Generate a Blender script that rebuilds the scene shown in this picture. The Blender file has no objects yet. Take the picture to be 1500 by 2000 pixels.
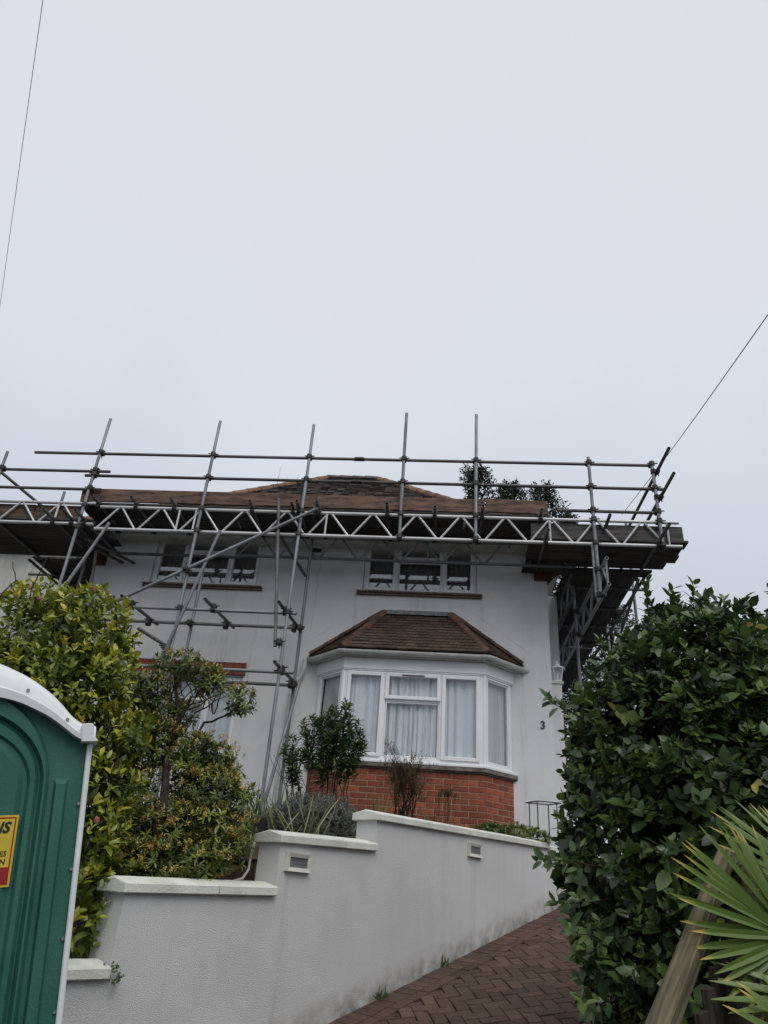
import bpy, bmesh, math, random
import numpy as np
from mathutils import Vector, Matrix, Euler
random.seed(11); rng = np.random.default_rng(11)
S = bpy.context.scene; COL = S.collection
R = math.radians

# ------------------------------------------------------------------ camera
EYE = Vector((0, 0, 1.6)); FPX = 1387.0
ps, pt, rl = R(5.6), R(28.8), R(4.3)
FW = Vector((-math.sin(ps)*math.cos(pt), math.cos(ps)*math.cos(pt), math.sin(pt)))
R0 = Vector((math.cos(ps), math.sin(ps), 0)); U0 = R0.cross(FW)
RT = R0*math.cos(rl)+U0*math.sin(rl); UP = U0*math.cos(rl)-R0*math.sin(rl)
cd = bpy.data.cameras.new('camera'); cam = bpy.data.objects.new('camera', cd); COL.objects.link(cam)
cd.sensor_fit = 'VERTICAL'; cd.sensor_height = 36; cd.lens = FPX/2000*36; cd.clip_end = 2000; cd.clip_start = 0.05
m = Matrix((RT, UP, -FW)).transposed().to_4x4(); m.translation = EYE; cam.matrix_world = m
S.camera = cam
def proj(p):
    v = Vector(p)-EYE; d = v.dot(FW)
    return (750+FPX*v.dot(RT)/d, 1000-FPX*v.dot(UP)/d, d)

# ------------------------------------------------------------------ overcast sky, weak soft sun, exposure
W = bpy.data.worlds.new('World'); S.world = W; W.use_nodes = True
N, L = W.node_tree.nodes, W.node_tree.links
N.clear()
out = N.new('ShaderNodeOutputWorld'); bg = N.new('ShaderNodeBackground')
sky = N.new('ShaderNodeTexSky'); sky.sky_type = 'NISHITA'; sky.sun_disc = False
SUN_EL, SUN_AZ = R(52), R(156)
sky.sun_elevation = SUN_EL; sky.sun_rotation = SUN_AZ; sky.dust_density = 6; sky.air_density = 1.0
hs = N.new('ShaderNodeHueSaturation'); hs.inputs['Saturation'].default_value = .45; L.new(sky.outputs[0], hs.inputs['Color'])
sc = N.new('ShaderNodeVectorMath'); sc.operation = 'SCALE'; sc.inputs['Scale'].default_value = .10; L.new(hs.outputs[0], sc.inputs[0])
tc = N.new('ShaderNodeTexCoord'); sx = N.new('ShaderNodeSeparateXYZ'); L.new(tc.outputs['Generated'], sx.inputs[0])
nz = N.new('ShaderNodeTexNoise'); nz.inputs['Scale'].default_value = 2.1; nz.inputs['Detail'].default_value = 4; nz.inputs['Roughness'].default_value = .45
L.new(tc.outputs['Generated'], nz.inputs['Vector'])
ma = N.new('ShaderNodeMath'); ma.operation = 'MULTIPLY_ADD'; ma.inputs[1].default_value = .42; L.new(nz.outputs['Fac'], ma.inputs[0])
mb = N.new('ShaderNodeMath'); mb.operation = 'SUBTRACT'; mb.inputs[1].default_value = .21; L.new(sx.outputs['Z'], mb.inputs[0]); L.new(mb.outputs[0], ma.inputs[2])
cr = N.new('ShaderNodeValToRGB'); e = cr.color_ramp.elements
e[0].position = 0; e[0].color = (.49, .53, .595, 1); e[1].position = .95; e[1].color = (.695, .715, .76, 1)
for p_, c_ in ((.40, (.565, .61, .69, 1)), (.66, (.69, .73, .80, 1))):
    q = e.new(p_); q.color = c_
L.new(ma.outputs[0], cr.inputs[0])
mx = N.new('ShaderNodeMix'); mx.data_type = 'RGBA'; mx.inputs['Factor'].default_value = .9
L.new(sc.outputs[0], mx.inputs['A']); L.new(cr.outputs[0], mx.inputs['B'])
L.new(mx.outputs['Result'], bg.inputs['Color']); bg.inputs['Strength'].default_value = 1.0
L.new(bg.outputs[0], out.inputs[0])
sd = bpy.data.lights.new('sun', 'SUN'); sd.energy = 1.2; sd.angle = R(40); sd.color = (1, .97, .93)
so = bpy.data.objects.new('sun', sd); COL.objects.link(so); so.rotation_euler = (R(38), 0, R(24)); so.location = (0, -5, 20)
S.view_settings.view_transform = 'Standard'; S.view_settings.look = 'None'; S.view_settings.exposure = .15; S.view_settings.gamma = 1

# ------------------------------------------------------------------ materials
def pm(name, c1, c2=None, scale=8, rough=.7, bump=0, bscale=None, rnd=0, metal=0, spec=.4, stretch=(1, 1, 1), detail=5, ramp=(.35, .65), alt=None):
    M = bpy.data.materials.new(name); M.use_nodes = True
    n, l = M.node_tree.nodes, M.node_tree.links; b = n['Principled BSDF']
    b.inputs['Roughness'].default_value = rough; b.inputs['Metallic'].default_value = metal
    b.inputs['Specular IOR Level'].default_value = spec
    c2 = c2 or tuple(x*.8 for x in c1)
    t = n.new('ShaderNodeTexCoord'); mp = n.new('ShaderNodeMapping'); mp.inputs['Scale'].default_value = stretch
    l.new(t.outputs['Object'], mp.inputs[0])
    z = n.new('ShaderNodeTexNoise'); z.inputs['Scale'].default_value = scale; z.inputs['Detail'].default_value = detail
    l.new(mp.outputs[0], z.inputs['Vector'])
    r = n.new('ShaderNodeValToRGB'); r.color_ramp.elements[0].position = ramp[0]; r.color_ramp.elements[1].position = ramp[1]
    r.color_ramp.elements[0].color = (*c2, 1); r.color_ramp.elements[1].color = (*c1, 1)
    l.new(z.outputs['Fac'], r.inputs[0]); colr = r.outputs[0]
    if rnd:
        oi = n.new('ShaderNodeObjectInfo'); mr = n.new('ShaderNodeMapRange')
        mr.inputs['To Min'].default_value = 1-rnd; mr.inputs['To Max'].default_value = 1+rnd
        l.new(oi.outputs['Random'], mr.inputs['Value'])
        vm = n.new('ShaderNodeVectorMath'); vm.operation = 'SCALE'; l.new(colr, vm.inputs[0]); l.new(mr.outputs[0], vm.inputs['Scale']); colr = vm.outputs[0]
        if alt:
            fm = n.new('ShaderNodeMath'); fm.operation = 'MULTIPLY'; fm.inputs[1].default_value = 7.31; l.new(oi.outputs['Random'], fm.inputs[0])
            fr = n.new('ShaderNodeMath'); fr.operation = 'FRACT'; l.new(fm.outputs[0], fr.inputs[0])
            mr2 = n.new('ShaderNodeMapRange'); mr2.inputs['From Min'].default_value = .45; l.new(fr.outputs[0], mr2.inputs['Value'])
            xm = n.new('ShaderNodeMix'); xm.data_type = 'RGBA'; l.new(mr2.outputs[0], xm.inputs['Factor']); l.new(colr, xm.inputs['A']); xm.inputs['B'].default_value = (*alt, 1); colr = xm.outputs['Result']
    l.new(colr, b.inputs['Base Color'])
    if bump:
        z2 = n.new('ShaderNodeTexNoise'); z2.inputs['Scale'].default_value = bscale or scale*6; z2.inputs['Detail'].default_value = 4
        l.new(mp.outputs[0], z2.inputs['Vector'])
        bp = n.new('ShaderNodeBump'); bp.inputs['Strength'].default_value = bump; bp.inputs['Distance'].default_value = .02
        l.new(z2.outputs['Fac'], bp.inputs['Height']); l.new(bp.outputs[0], b.inputs['Normal'])
    return M

def stained(name, base, stain, moss=None, streak=.45, blot=.35, line=None, runs=(), rdir=None):
    """painted render: fine roughcast bump, blotches, vertical run marks, optional splash band above a sloping line"""
    M = pm(name, base, tuple(x*.9 for x in base), 1.3, .9, .55, 240, spec=.2, detail=6)
    n, l = M.node_tree.nodes, M.node_tree.links; b = n['Principled BSDF']
    cur = b.inputs['Base Color'].links[0].from_socket
    t = n.new('ShaderNodeTexCoord')
    def layer(cur, vec_scale, scale, lo, hi, col, amt, mult=None):
        mp = n.new('ShaderNodeMapping'); mp.inputs['Scale'].default_value = vec_scale; l.new(t.outputs['Object'], mp.inputs[0])
        z = n.new('ShaderNodeTexNoise'); z.inputs['Scale'].default_value = scale; z.inputs['Detail'].default_value = 7; z.inputs['Roughness'].default_value = .6
        l.new(mp.outputs[0], z.inputs['Vector'])
        r = n.new('ShaderNodeMapRange'); r.inputs['From Min'].default_value = lo; r.inputs['From Max'].default_value = hi; r.inputs['To Max'].default_value = amt
        l.new(z.outputs['Fac'], r.inputs['Value']); f = r.outputs[0]
        if mult is not None:
            mm = n.new('ShaderNodeMath'); mm.operation = 'MULTIPLY'; l.new(f, mm.inputs[0]); l.new(mult, mm.inputs[1]); f = mm.outputs[0]
        x = n.new('ShaderNodeMix'); x.data_type = 'RGBA'; l.new(f, x.inputs['Factor']); l.new(cur, x.inputs['A']); x.inputs['B'].default_value = (*col, 1)
        return x.outputs['Result']
    cur = layer(cur, (5, 5, .35), 1.6, .50, .78, stain, streak)
    cur = layer(cur, (1, 1, 1), 2.2, .52, .75, stain, blot)
    cur = layer(cur, (1, 1, 1), 45, .62, .78, tuple(x*.6 for x in stain), .35)
    if line:
        (ax, ay, az, off, h) = line
        dp = n.new('ShaderNodeVectorMath'); dp.operation = 'DOT_PRODUCT'; l.new(t.outputs['Object'], dp.inputs[0]); dp.inputs[1].default_value = (ax, ay, az)
        r = n.new('ShaderNodeMapRange'); r.inputs['From Min'].default_value = off+h; r.inputs['From Max'].default_value = off-.02; l.new(dp.outputs['Value'], r.inputs['Value'])
        cur = layer(cur, (1, 1, 1), 9, .30, .62, moss, 1.0, r.outputs[0])
    for (c, hw, ztop) in runs:      # dirty run marks below lamps and coping joints
        dp = n.new('ShaderNodeVectorMath'); dp.operation = 'DOT_PRODUCT'; l.new(t.outputs['Object'], dp.inputs[0]); dp.inputs[1].default_value = tuple(rdir or D2)
        s1 = n.new('ShaderNodeMath'); s1.operation = 'SUBTRACT'; l.new(dp.outputs['Value'], s1.inputs[0]); s1.inputs[1].default_value = c
        s2 = n.new('ShaderNodeMath'); s2.operation = 'ABSOLUTE'; l.new(s1.outputs[0], s2.inputs[0])
        r = n.new('ShaderNodeMapRange'); r.inputs['From Min'].default_value = hw; r.inputs['From Max'].default_value = hw*.2; l.new(s2.outputs[0], r.inputs['Value'])
        sz = n.new('ShaderNodeSeparateXYZ'); l.new(t.outputs['Object'], sz.inputs[0])
        lt = n.new('ShaderNodeMath'); lt.operation = 'LESS_THAN'; l.new(sz.outputs['Z'], lt.inputs[0]); lt.inputs[1].default_value = ztop
        mu = n.new('ShaderNodeMath'); mu.operation = 'MULTIPLY'; l.new(r.outputs[0], mu.inputs[0]); l.new(lt.outputs[0], mu.inputs[1])
        cur = layer(cur, (9, 9, .8), 3, .40, .75, (.34, .34, .28), .42, mu.outputs[0])
    l.new(cur, b.inputs['Base Color'])
    return M

def leafmat(name, cols, rough=.38, trans=.22):
    M = bpy.data.materials.new(name); M.use_nodes = True
    n, l = M.node_tree.nodes, M.node_tree.links; b = n['Principled BSDF']; o = n['Material Output']
    a = n.new('ShaderNodeAttribute'); a.attribute_name = 'rnd'
    r = n.new('ShaderNodeValToRGB'); el = r.color_ramp.elements
    el[0].color = (*cols[0], 1); el[1].color = (*cols[-1], 1)
    for i, c in enumerate(cols[1:-1]):
        q = el.new((i+1)/(len(cols)-1)); q.color = (*c, 1)
    l.new(a.outputs['Fac'], r.inputs[0]); l.new(r.outputs[0], b.inputs['Base Color'])
    b.inputs['Roughness'].default_value = rough; b.inputs['Specular IOR Level'].default_value = .5
    tr = n.new('ShaderNodeBsdfTranslucent'); l.new(r.outputs[0], tr.inputs['Color'])
    mx = n.new('ShaderNodeMixShader'); mx.inputs[0].default_value = trans
    l.new(b.outputs[0], mx.inputs[1]); l.new(tr.outputs[0], mx.inputs[2]); l.new(mx.outputs[0], o.inputs[0])
    return M

def glassmat(name, ior, tint=(.965, .985, 1)):
    M = bpy.data.materials.new(name); M.use_nodes = True
    n, l = M.node_tree.nodes, M.node_tree.links; n.remove(n['Principled BSDF']); o = n['Material Output']
    f = n.new('ShaderNodeFresnel'); f.inputs['IOR'].default_value = ior
    t = n.new('ShaderNodeBsdfTransparent'); t.inputs['Color'].default_value = (*[x*.985 for x in tint], 1)
    g = n.new('ShaderNodeBsdfGlossy'); g.inputs['Roughness'].default_value = .02; g.inputs['Color'].default_value = (*tint, 1)
    ge = n.new('ShaderNodeNewGeometry'); iv = n.new('ShaderNodeMath'); iv.operation = 'SUBTRACT'; iv.inputs[0].default_value = 1; l.new(ge.outputs['Backfacing'], iv.inputs[1])
    mu = n.new('ShaderNodeMath'); mu.operation = 'MULTIPLY'; l.new(f.outputs[0], mu.inputs[0]); l.new(iv.outputs[0], mu.inputs[1])   # reflect at the outer face only
    mx = n.new('ShaderNodeMixShader'); l.new(mu.outputs[0], mx.inputs[0]); l.new(t.outputs[0], mx.inputs[1]); l.new(g.outputs[0], mx.inputs[2]); l.new(mx.outputs[0], o.inputs[0])
    return M

def netmat(name, col, trans):
    M = bpy.data.materials.new(name); M.use_nodes = True
    n, l = M.node_tree.nodes, M.node_tree.links; o = n['Material Output']; n.remove(n['Principled BSDF'])
    d = n.new('ShaderNodeBsdfDiffuse'); d.inputs[0].default_value = (*col, 1)
    t = n.new('ShaderNodeBsdfTranslucent'); t.inputs[0].default_value = (*col, 1)
    mx = n.new('ShaderNodeMixShader'); mx.inputs[0].default_value = trans
    l.new(d.outputs[0], mx.inputs[1]); l.new(t.outputs[0], mx.inputs[2]); l.new(mx.outputs[0], o.inputs[0])
    return M

TH = R(34); D2 = Vector((math.sin(TH), math.cos(TH), 0)); NW = Vector((math.cos(TH), -math.sin(TH), 0))   # garden wall: along, out towards the drive
WA = Vector((-.479, 6.4, 0)); SLOPE = .2266
def drive_z(s): return .857+SLOPE*(s+.338)
def wp(s, w, z): return WA+D2*s+NW*w+Vector((0, 0, z))

M_RENDER = stained('house_render', (.78, .78, .785), (.55, .55, .53), streak=.2, blot=.3, rdir=(1, 0, 0), runs=[(-4.87, .06, 5.86), (-2.9, .05, 5.86), (-1.36, .05, 5.86), (.60, .06, 5.86), (-.4, .2, 5.86), (-3.4, .25, 5.86), (1.2, .07, 4.75), (-2.08, .07, 4.8)])
M_RENDER2 = stained('neighbour_render', (.62, .62, .58), (.28, .28, .25), streak=.6, blot=.5)
_l = Vector((-SLOPE*D2.x, -SLOPE*D2.y, 1))
M_WALL = stained('garden_wall_render', (.72, .715, .712), (.52, .515, .48), (.24, .205, .16), streak=.32, blot=.3,
                 line=(_l.x, _l.y, 1, drive_z(0)-SLOPE*(WA.dot(D2)), .20), runs=[(WA.dot(D2)+1.52, .055, 2.06), (WA.dot(D2)+1.47, .02, 2.06), (WA.dot(D2)-.98, .05, 9), (WA.dot(D2)+3.1, .03, 9)])
M_COPE = pm('cast_stone_coping', (.72, .72, .66), (.56, .57, .49), 5, .85, .25, 60, spec=.2, rnd=.06)
M_UPVC = pm('white_upvc', (.78, .79, .80), (.72, .73, .75), 3, .35, spec=.5)
M_UPVC2 = pm('gutter_plastic', (.62, .62, .61), (.46, .46, .44), 5, .4, stretch=(1, 1, 3))
M_GLASS = glassmat('bay_glass', 1.9); M_GLASS2 = glassmat('upper_glass', 2.5)
M_NET = netmat('net_curtain_cloth', (.64, .645, .65), .0)
M_CURT = netmat('dark_curtain_cloth', (.22, .20, .19), .05)
M_CURT2 = netmat('taupe_curtain_cloth', (.55, .52, .50), .0)
M_TILE = pm('bay_roof_tile', (.115, .080, .058), (.062, .046, .036), 14, .9, .5, 60, rnd=.24, spec=.2)
M_HIP = pm('hip_tile_clay', (.15, .078, .052), (.065, .045, .036), 7, .88, .4, 50, rnd=.2, spec=.2)
M_MROOF = pm('main_roof_tile', (.130, .106, .095), (.082, .070, .065), 11, .9, .3, 60, spec=.2)
M_MHIP = pm('main_hip_tile', (.25, .145, .095), (.13, .085, .06), 6, .9, .3, rnd=.2, spec=.2)
M_LEAD = pm('lead_flashing', (.24, .245, .26), (.11, .11, .12), 18, .55, .3, 70)
M_BRICK = pm('red_brick', (.31, .092, .052), (.205, .064, .040), 16, .9, .5, 90, rnd=.24, spec=.2, alt=(.20, .060, .042))
M_MORTAR = pm('mortar', (.40, .27, .19), (.27, .19, .14), 25, .95, .4, 120, spec=.1)
M_SILL = pm('weathered_sill', (.23, .20, .17), (.11, .095, .08), 10, .9, .4, 60, spec=.2)
M_SILL2 = pm('brown_sill_tile', (.17, .115, .09), (.10, .07, .058), 12, .8, .3, 60)
M_LINT = pm('lintel_tile', (.25, .065, .046), (.16, .045, .034), 20, .85, .4, 80, rnd=.2, spec=.2)
M_STEEL = pm('galvanised_tube', (.27, .285, .30), (.15, .16, .17), 9, .5, .15, 80, rnd=.25, metal=.35, stretch=(1, 1, 1))
M_STEELD = pm('rusty_dark_tube', (.16, .16, .165), (.085, .078, .072), 9, .6, .2, 80, rnd=.25, metal=.3)
M_ALU = pm('aluminium_tube', (.64, .64, .64), (.42, .42, .42), 9, .42, .1, 60, rnd=.12, metal=.15)
M_COUP = pm('coupler_steel', (.075, .072, .072), (.045, .04, .038), 30, .6, .2, rnd=.2, metal=.4)
M_BOARD = pm('scaffold_board_wood', (.105, .098, .092), (.052, .048, .046), 3, .9, .4, 20, rnd=.3, stretch=(.6, 9, 9), spec=.15)
M_TOE = pm('toe_board_wood', (.20, .125, .088), (.075, .054, .045), 3.4, .9, .5, 20, rnd=.22, stretch=(1.2, 6, 6), spec=.15)
M_GREEN = pm('green_plastic', (.050, .150, .112), (.021, .105, .074), 3.2, .5, .18, 140, spec=.35, stretch=(2.5, 2.5, .8), detail=12, ramp=(.42, .85))
M_LOOW = pm('white_plastic', (.70, .72, .72), (.62, .64, .64), 5, .4, .05, 120)
M_YEL = pm('sticker_yellow', (.60, .42, .035), (.52, .37, .03), 8, .5)
M_RED = pm('sticker_red', (.30, .012, .010), (.24, .01, .008), 8, .5)
M_INK = pm('sticker_ink', (.010, .011, .022), None, 8, .5)
M_BOLT = pm('bolt_steel', (.28, .29, .29), (.1, .1, .1), 60, .4, metal=.7)
M_PAVE = pm('block_paver', (.128, .077, .052), (.072, .047, .035), 22, .82, .5, 130, rnd=.3, spec=.3, alt=(.098, .062, .044))
M_SAND = pm('joint_sand', (.030, .026, .021), (.018, .016, .013), 30, .95, .3, spec=.1)
M_SOIL = pm('soil', (.070, .052, .036), (.032, .026, .018), 9, .95, 1.0, 40, spec=.1)
M_GROUND = pm('ground_tarmac', (.060, .060, .060), (.045, .045, .046), 40, .9, .5, 200, spec=.2)
M_STONE = pm('rockery_stone', (.16, .125, .09), (.065, .055, .042), 7, .95, .8, 30, rnd=.3, spec=.15)
M_BARK = pm('bark', (.065, .048, .036), (.028, .022, .018), 18, .95, .7, 60, spec=.1)
M_STEM = pm('green_stem', (.10, .095, .04), (.065, .05, .03), 18, .8)
M_TIMB = pm('weathered_timber', (.17, .14, .085), (.065, .054, .035), 5, .9, .25, 14, stretch=(.5, 14, 14), spec=.15, rnd=.1)
M_FENCE = pm('dark_fence_board', (.045, .038, .028), (.024, .02, .016), 3, .95, .4, 18, stretch=(8, 8, 1), rnd=.25, spec=.1)
M_BLACK = pm('black_plastic', (.015, .015, .017), None, 8, .5)
M_CREAM = pm('cream_plastic', (.64, .63, .56), (.52, .51, .45), 9, .5)
M_DIFF = pm('lamp_diffuser', (.20, .21, .23), (.14, .15, .16), 12, .35)
M_WIRE = pm('cable_black', (.02, .02, .022), None, 8, .6)
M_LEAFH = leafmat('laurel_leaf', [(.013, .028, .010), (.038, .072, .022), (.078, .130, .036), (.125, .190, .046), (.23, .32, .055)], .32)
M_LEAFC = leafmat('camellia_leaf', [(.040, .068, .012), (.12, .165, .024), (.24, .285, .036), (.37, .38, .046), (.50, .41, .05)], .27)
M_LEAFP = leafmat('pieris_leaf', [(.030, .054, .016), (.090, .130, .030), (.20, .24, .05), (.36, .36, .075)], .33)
M_BUD = leafmat('pieris_bud', [(.38, .20, .06), (.54, .38, .10), (.46, .44, .13)], .7)
M_LEAFE = leafmat('glossy_dark_leaf', [(.028, .062, .020), (.060, .115, .036), (.10, .165, .052), (.15, .22, .07)], .35)
M_LEAFL = leafmat('lavender_leaf', [(.085, .105, .085), (.15, .175, .145), (.22, .24, .21), (.16, .14, .15)], .8)
M_GRASS = leafmat('grass_blade', [(.055, .095, .02), (.10, .15, .03), (.20, .23, .08), (.34, .33, .17)], .6)
M_DEAD = leafmat('dry_twig', [(.075, .055, .032), (.11, .08, .04), (.07, .07, .03)], .8)
M_LEAFT = leafmat('conifer_leaf', [(.010, .020, .012), (.020, .036, .020), (.034, .054, .028)], .7)
M_PALM = leafmat('palm_leaflet', [(.055, .11, .018), (.095, .16, .026), (.15, .215, .036), (.52, .38, .08)], .36)
M_PINK = pm('camellia_bud', (.42, .16, .13), (.25, .13, .08), 20, .7)

# ------------------------------------------------------------------ mesh helpers
WM = {}
def tag(o, label=None, cat=None, group=None, kind=None):
    if label: o['label'] = label
    if cat: o['category'] = cat
    if group: o['group'] = group
    if kind: o['kind'] = kind
    return o
def link(o, parent=None, local=False):
    COL.objects.link(o)
    if parent is not None:
        o.parent = parent
        if not local: o.matrix_parent_inverse = WM[parent.name].inverted()
    WM[o.name] = (WM[parent.name] @ o.matrix_basis) if (parent is not None and local) else o.matrix_basis.copy()
    return o
def thing(name, loc, label, cat, group=None, rot=None):
    o = bpy.data.objects.new(name, None); o.empty_display_size = .2
    o.matrix_basis = Matrix.Translation(loc) @ (rot or Matrix.Identity(4))
    COL.objects.link(o); WM[o.name] = o.matrix_basis.copy()
    return tag(o, label, cat, group)
class MB:
    def __init__(s): s.v = []; s.f = []
    def add(s, vs, fs):
        k = len(s.v); s.v += [tuple(v) for v in vs]; s.f += [tuple(i+k for i in f) for f in fs]; return s
    def box(s, c, d, M=None):
        x, y, z = d[0]/2, d[1]/2, d[2]/2
        vs = [Vector((a*x, b*y, e*z)) for a in (-1, 1) for b in (-1, 1) for e in (-1, 1)]
        if M is not None: vs = [M @ v for v in vs]
        vs = [v+Vector(c) for v in vs]
        return s.add(vs, [(0, 1, 3, 2), (4, 6, 7, 5), (0, 4, 5, 1), (2, 3, 7, 6), (0, 2, 6, 4), (1, 5, 7, 3)])
    def b(s, x0, x1, y0, y1, z0, z1): return s.box(((x0+x1)/2, (y0+y1)/2, (z0+z1)/2), (x1-x0, y1-y0, z1-z0))
    def prism(s, poly, ext):
        """polygon (3D points) extruded by vector ext"""
        n = len(poly); e = Vector(ext); P = [Vector(p) for p in poly]
        return s.add(P+[p+e for p in P], [tuple(range(n))[::-1], tuple(range(n, 2*n))]+[(i, (i+1) % n, n+(i+1) % n, n+i) for i in range(n)])
    def tube(s, pts, rad, n=8, cap=True):
        P = [Vector(p) for p in pts]; k = len(P)
        rad = rad if hasattr(rad, '__len__') else [rad]*k
        vs = []; u = None
        for i in range(k):
            t = (P[min(i+1, k-1)]-P[max(i-1, 0)]).normalized()
            if u is None: u = t.orthogonal().normalized()
            u = (u-t*u.dot(t)).normalized(); w = t.cross(u)
            vs += [P[i]+(u*math.cos(2*math.pi*j/n)+w*math.sin(2*math.pi*j/n))*rad[i] for j in range(n)]
        fs = [(i*n+j, i*n+(j+1) % n, (i+1)*n+(j+1) % n, (i+1)*n+j) for i in range(k-1) for j in range(n)]
        if cap: fs += [tuple(range(n))[::-1], tuple(range((k-1)*n, k*n))]
        return s.add(vs, fs)
    def grid(s, rows, close=False):
        n = len(rows[0]); vs = [v for r in rows for v in r]
        return s.add(vs, [(i*n+j, i*n+j+1, (i+1)*n+j+1, (i+1)*n+j) for i in range(len(rows)-1) for j in range(n-1)])
    def mesh(s, name, mat, smooth=False, bev=0):
        me = bpy.data.meshes.new(name); me.from_pydata(s.v, [], s.f); me.materials.append(mat)
        bm = bmesh.new(); bm.from_mesh(me)
        if bev:
            es = [e_ for e_ in bm.edges if len(e_.link_faces) == 2 and e_.calc_face_angle(0) > .6]
            bmesh.ops.bevel(bm, geom=es, offset=bev, segments=1, affect='EDGES', clamp_overlap=True)
        bmesh.ops.recalc_face_normals(bm, faces=bm.faces); bm.to_mesh(me); bm.free()
        if smooth:
            me.polygons.foreach_set('use_smooth', [True]*len(me.polygons))
            me.set_sharp_from_angle(angle=R(40))
        return me
    def build(s, name, mat, parent=None, origin=None, smooth=False, bev=0, local=False):
        if origin is not None: s.v = [(x-origin[0], y-origin[1], z-origin[2]) for x, y, z in s.v]
        o = bpy.data.objects.new(name, s.mesh(name, mat, smooth, bev))
        if origin is not None: o.location = origin; o.matrix_basis = Matrix.Translation(origin)
        return link(o, parent, local)
def inst(name, me, Mx, parent, local=False):
    o = bpy.data.objects.new(name, me); o.matrix_basis = Mx; return link(o, parent, local)
def frame_M(p, xa, za):
    """matrix with local X along xa, Z near za, at p"""
    x = Vector(xa).normalized(); z = Vector(za); z = (z-x*z.dot(x)).normalized(); y = z.cross(x)
    m = Matrix((x, y, z)).transposed().to_4x4(); m.translation = Vector(p); return m
def text_mesh(body, size, mat, shear=0, ext=.001, offset=0):
    c = bpy.data.curves.new('t', 'FONT'); c.body = body; c.size = size; c.shear = shear; c.extrude = ext; c.offset = offset; c.resolution_u = 3
    o = bpy.data.objects.new('t', c); COL.objects.link(o); dg = bpy.context.evaluated_depsgraph_get()
    me = bpy.data.meshes.new_from_object(o.evaluated_get(dg)); bpy.data.objects.remove(o); me.materials.clear(); me.materials.append(mat)
    return me

# ------------------------------------------------------------------ leaves
LT = np.array([0, .3, .3, .3, .68, .68, .68, 1.0])           # along
LWd = np.array([0, -1, 0, 1, -.82, 0, .82, 0])               # across
LF = [(0, 2, 1), (0, 3, 2), (1, 2, 5, 4), (2, 3, 6, 5), (4, 5, 7), (5, 6, 7)]
def leaf_verts(pos, d, nrm, ln, wd, fold=.25, droop=.25):
    """arrays (n,3) ... -> verts (n,8,3)"""
    d = d/np.linalg.norm(d, axis=1, keepdims=True)
    sd_ = np.cross(d, nrm); sd_ /= np.linalg.norm(sd_, axis=1, keepdims=True)+1e-9
    up = np.cross(sd_, d)
    h = np.abs(LWd)*fold
    v = pos[:, None, :]+d[:, None, :]*(LT[None, :, None]*ln[:, None, None])+sd_[:, None, :]*(LWd[None, :, None]*wd[:, None, None]/2)
    z = h[None, :]*wd[:, None]*.5-droop*ln[:, None]*(LT[None, :]**2)
    return v+up[:, None, :]*z[:, :, None]
def leaves_obj(name, V, rnd, mat, parent, kind='stuff', origin=None):
    n = len(V); vs = V.reshape(-1, 3)
    if origin is not None: vs = vs-np.array(origin)
    tri = np.array([(0, 2, 1), (0, 3, 2), (1, 2, 5), (1, 5, 4), (2, 3, 6), (2, 6, 5), (4, 5, 7), (5, 6, 7)])
    idx = (tri[None]+(np.arange(n)*8)[:, None, None]).reshape(-1)
    me = bpy.data.meshes.new(name); me.vertices.add(n*8); me.vertices.foreach_set('co', vs.astype(np.float32).ravel())
    me.loops.add(len(idx)); me.loops.foreach_set('vertex_index', idx.astype(np.int32))
    me.polygons.add(n*8); me.polygons.foreach_set('loop_start', np.arange(0, len(idx), 3, dtype=np.int32))
    me.update(calc_edges=True)
    at = me.attributes.new('rnd', 'FLOAT', 'POINT'); at.data.foreach_set('value', np.repeat(rnd, 8).astype(np.float32))
    me.polygons.foreach_set('use_smooth', [True]*(n*8)); me.materials.append(mat)
    o = bpy.data.objects.new(name, me)
    if origin is not None: o.matrix_basis = Matrix.Translation(origin)
    link(o, parent)
    if kind: o['kind'] = kind
    return o
def unit_leaf(name, mat, wr, rnd, fold=.25, droop=.2):
    V = leaf_verts(np.zeros((1, 3)), np.array([[0, 1., 0]]), np.array([[0, 0, 1.]]), np.array([1.]), np.array([wr]), fold, droop)
    me = bpy.data.meshes.new(name); me.from_pydata([tuple(x) for x in V[0]], [], LF); me.materials.append(mat)
    at = me.attributes.new('rnd', 'FLOAT', 'POINT'); at.data.foreach_set('value', [rnd]*8)
    me.polygons.foreach_set('use_smooth', [True]*len(me.polygons)); return me
def unit(v): return v/(np.linalg.norm(v, axis=-1, keepdims=True)+1e-9)
def shell_points(ell, n, depth=(.0, .25), bias_cam=True):
    """points spread through the outer shell of a union of ellipsoids, with outward directions"""
    E = np.array(ell); area = (E[:, 3]*E[:, 4]+E[:, 3]*E[:, 5]+E[:, 4]*E[:, 5]); k = rng.choice(len(E), n*3, p=area/area.sum())
    u = unit(rng.normal(size=(n*3, 3)))
    dpt = 1-rng.uniform(depth[0], depth[1], n*3)
    p = E[k, :3]+u*E[k, 3:6]*dpt[:, None]
    ins = np.zeros(n*3, bool)
    for j in range(len(E)):
        q = (((p-E[j, :3])/(E[j, 3:6]*(1-depth[1])))**2).sum(1); ins |= (q < 1) & (k != j)
    nr = unit(u/E[k, 3:6]); keep = np.where(~ins)[0][:n]
    return p[keep], nr[keep]
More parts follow.
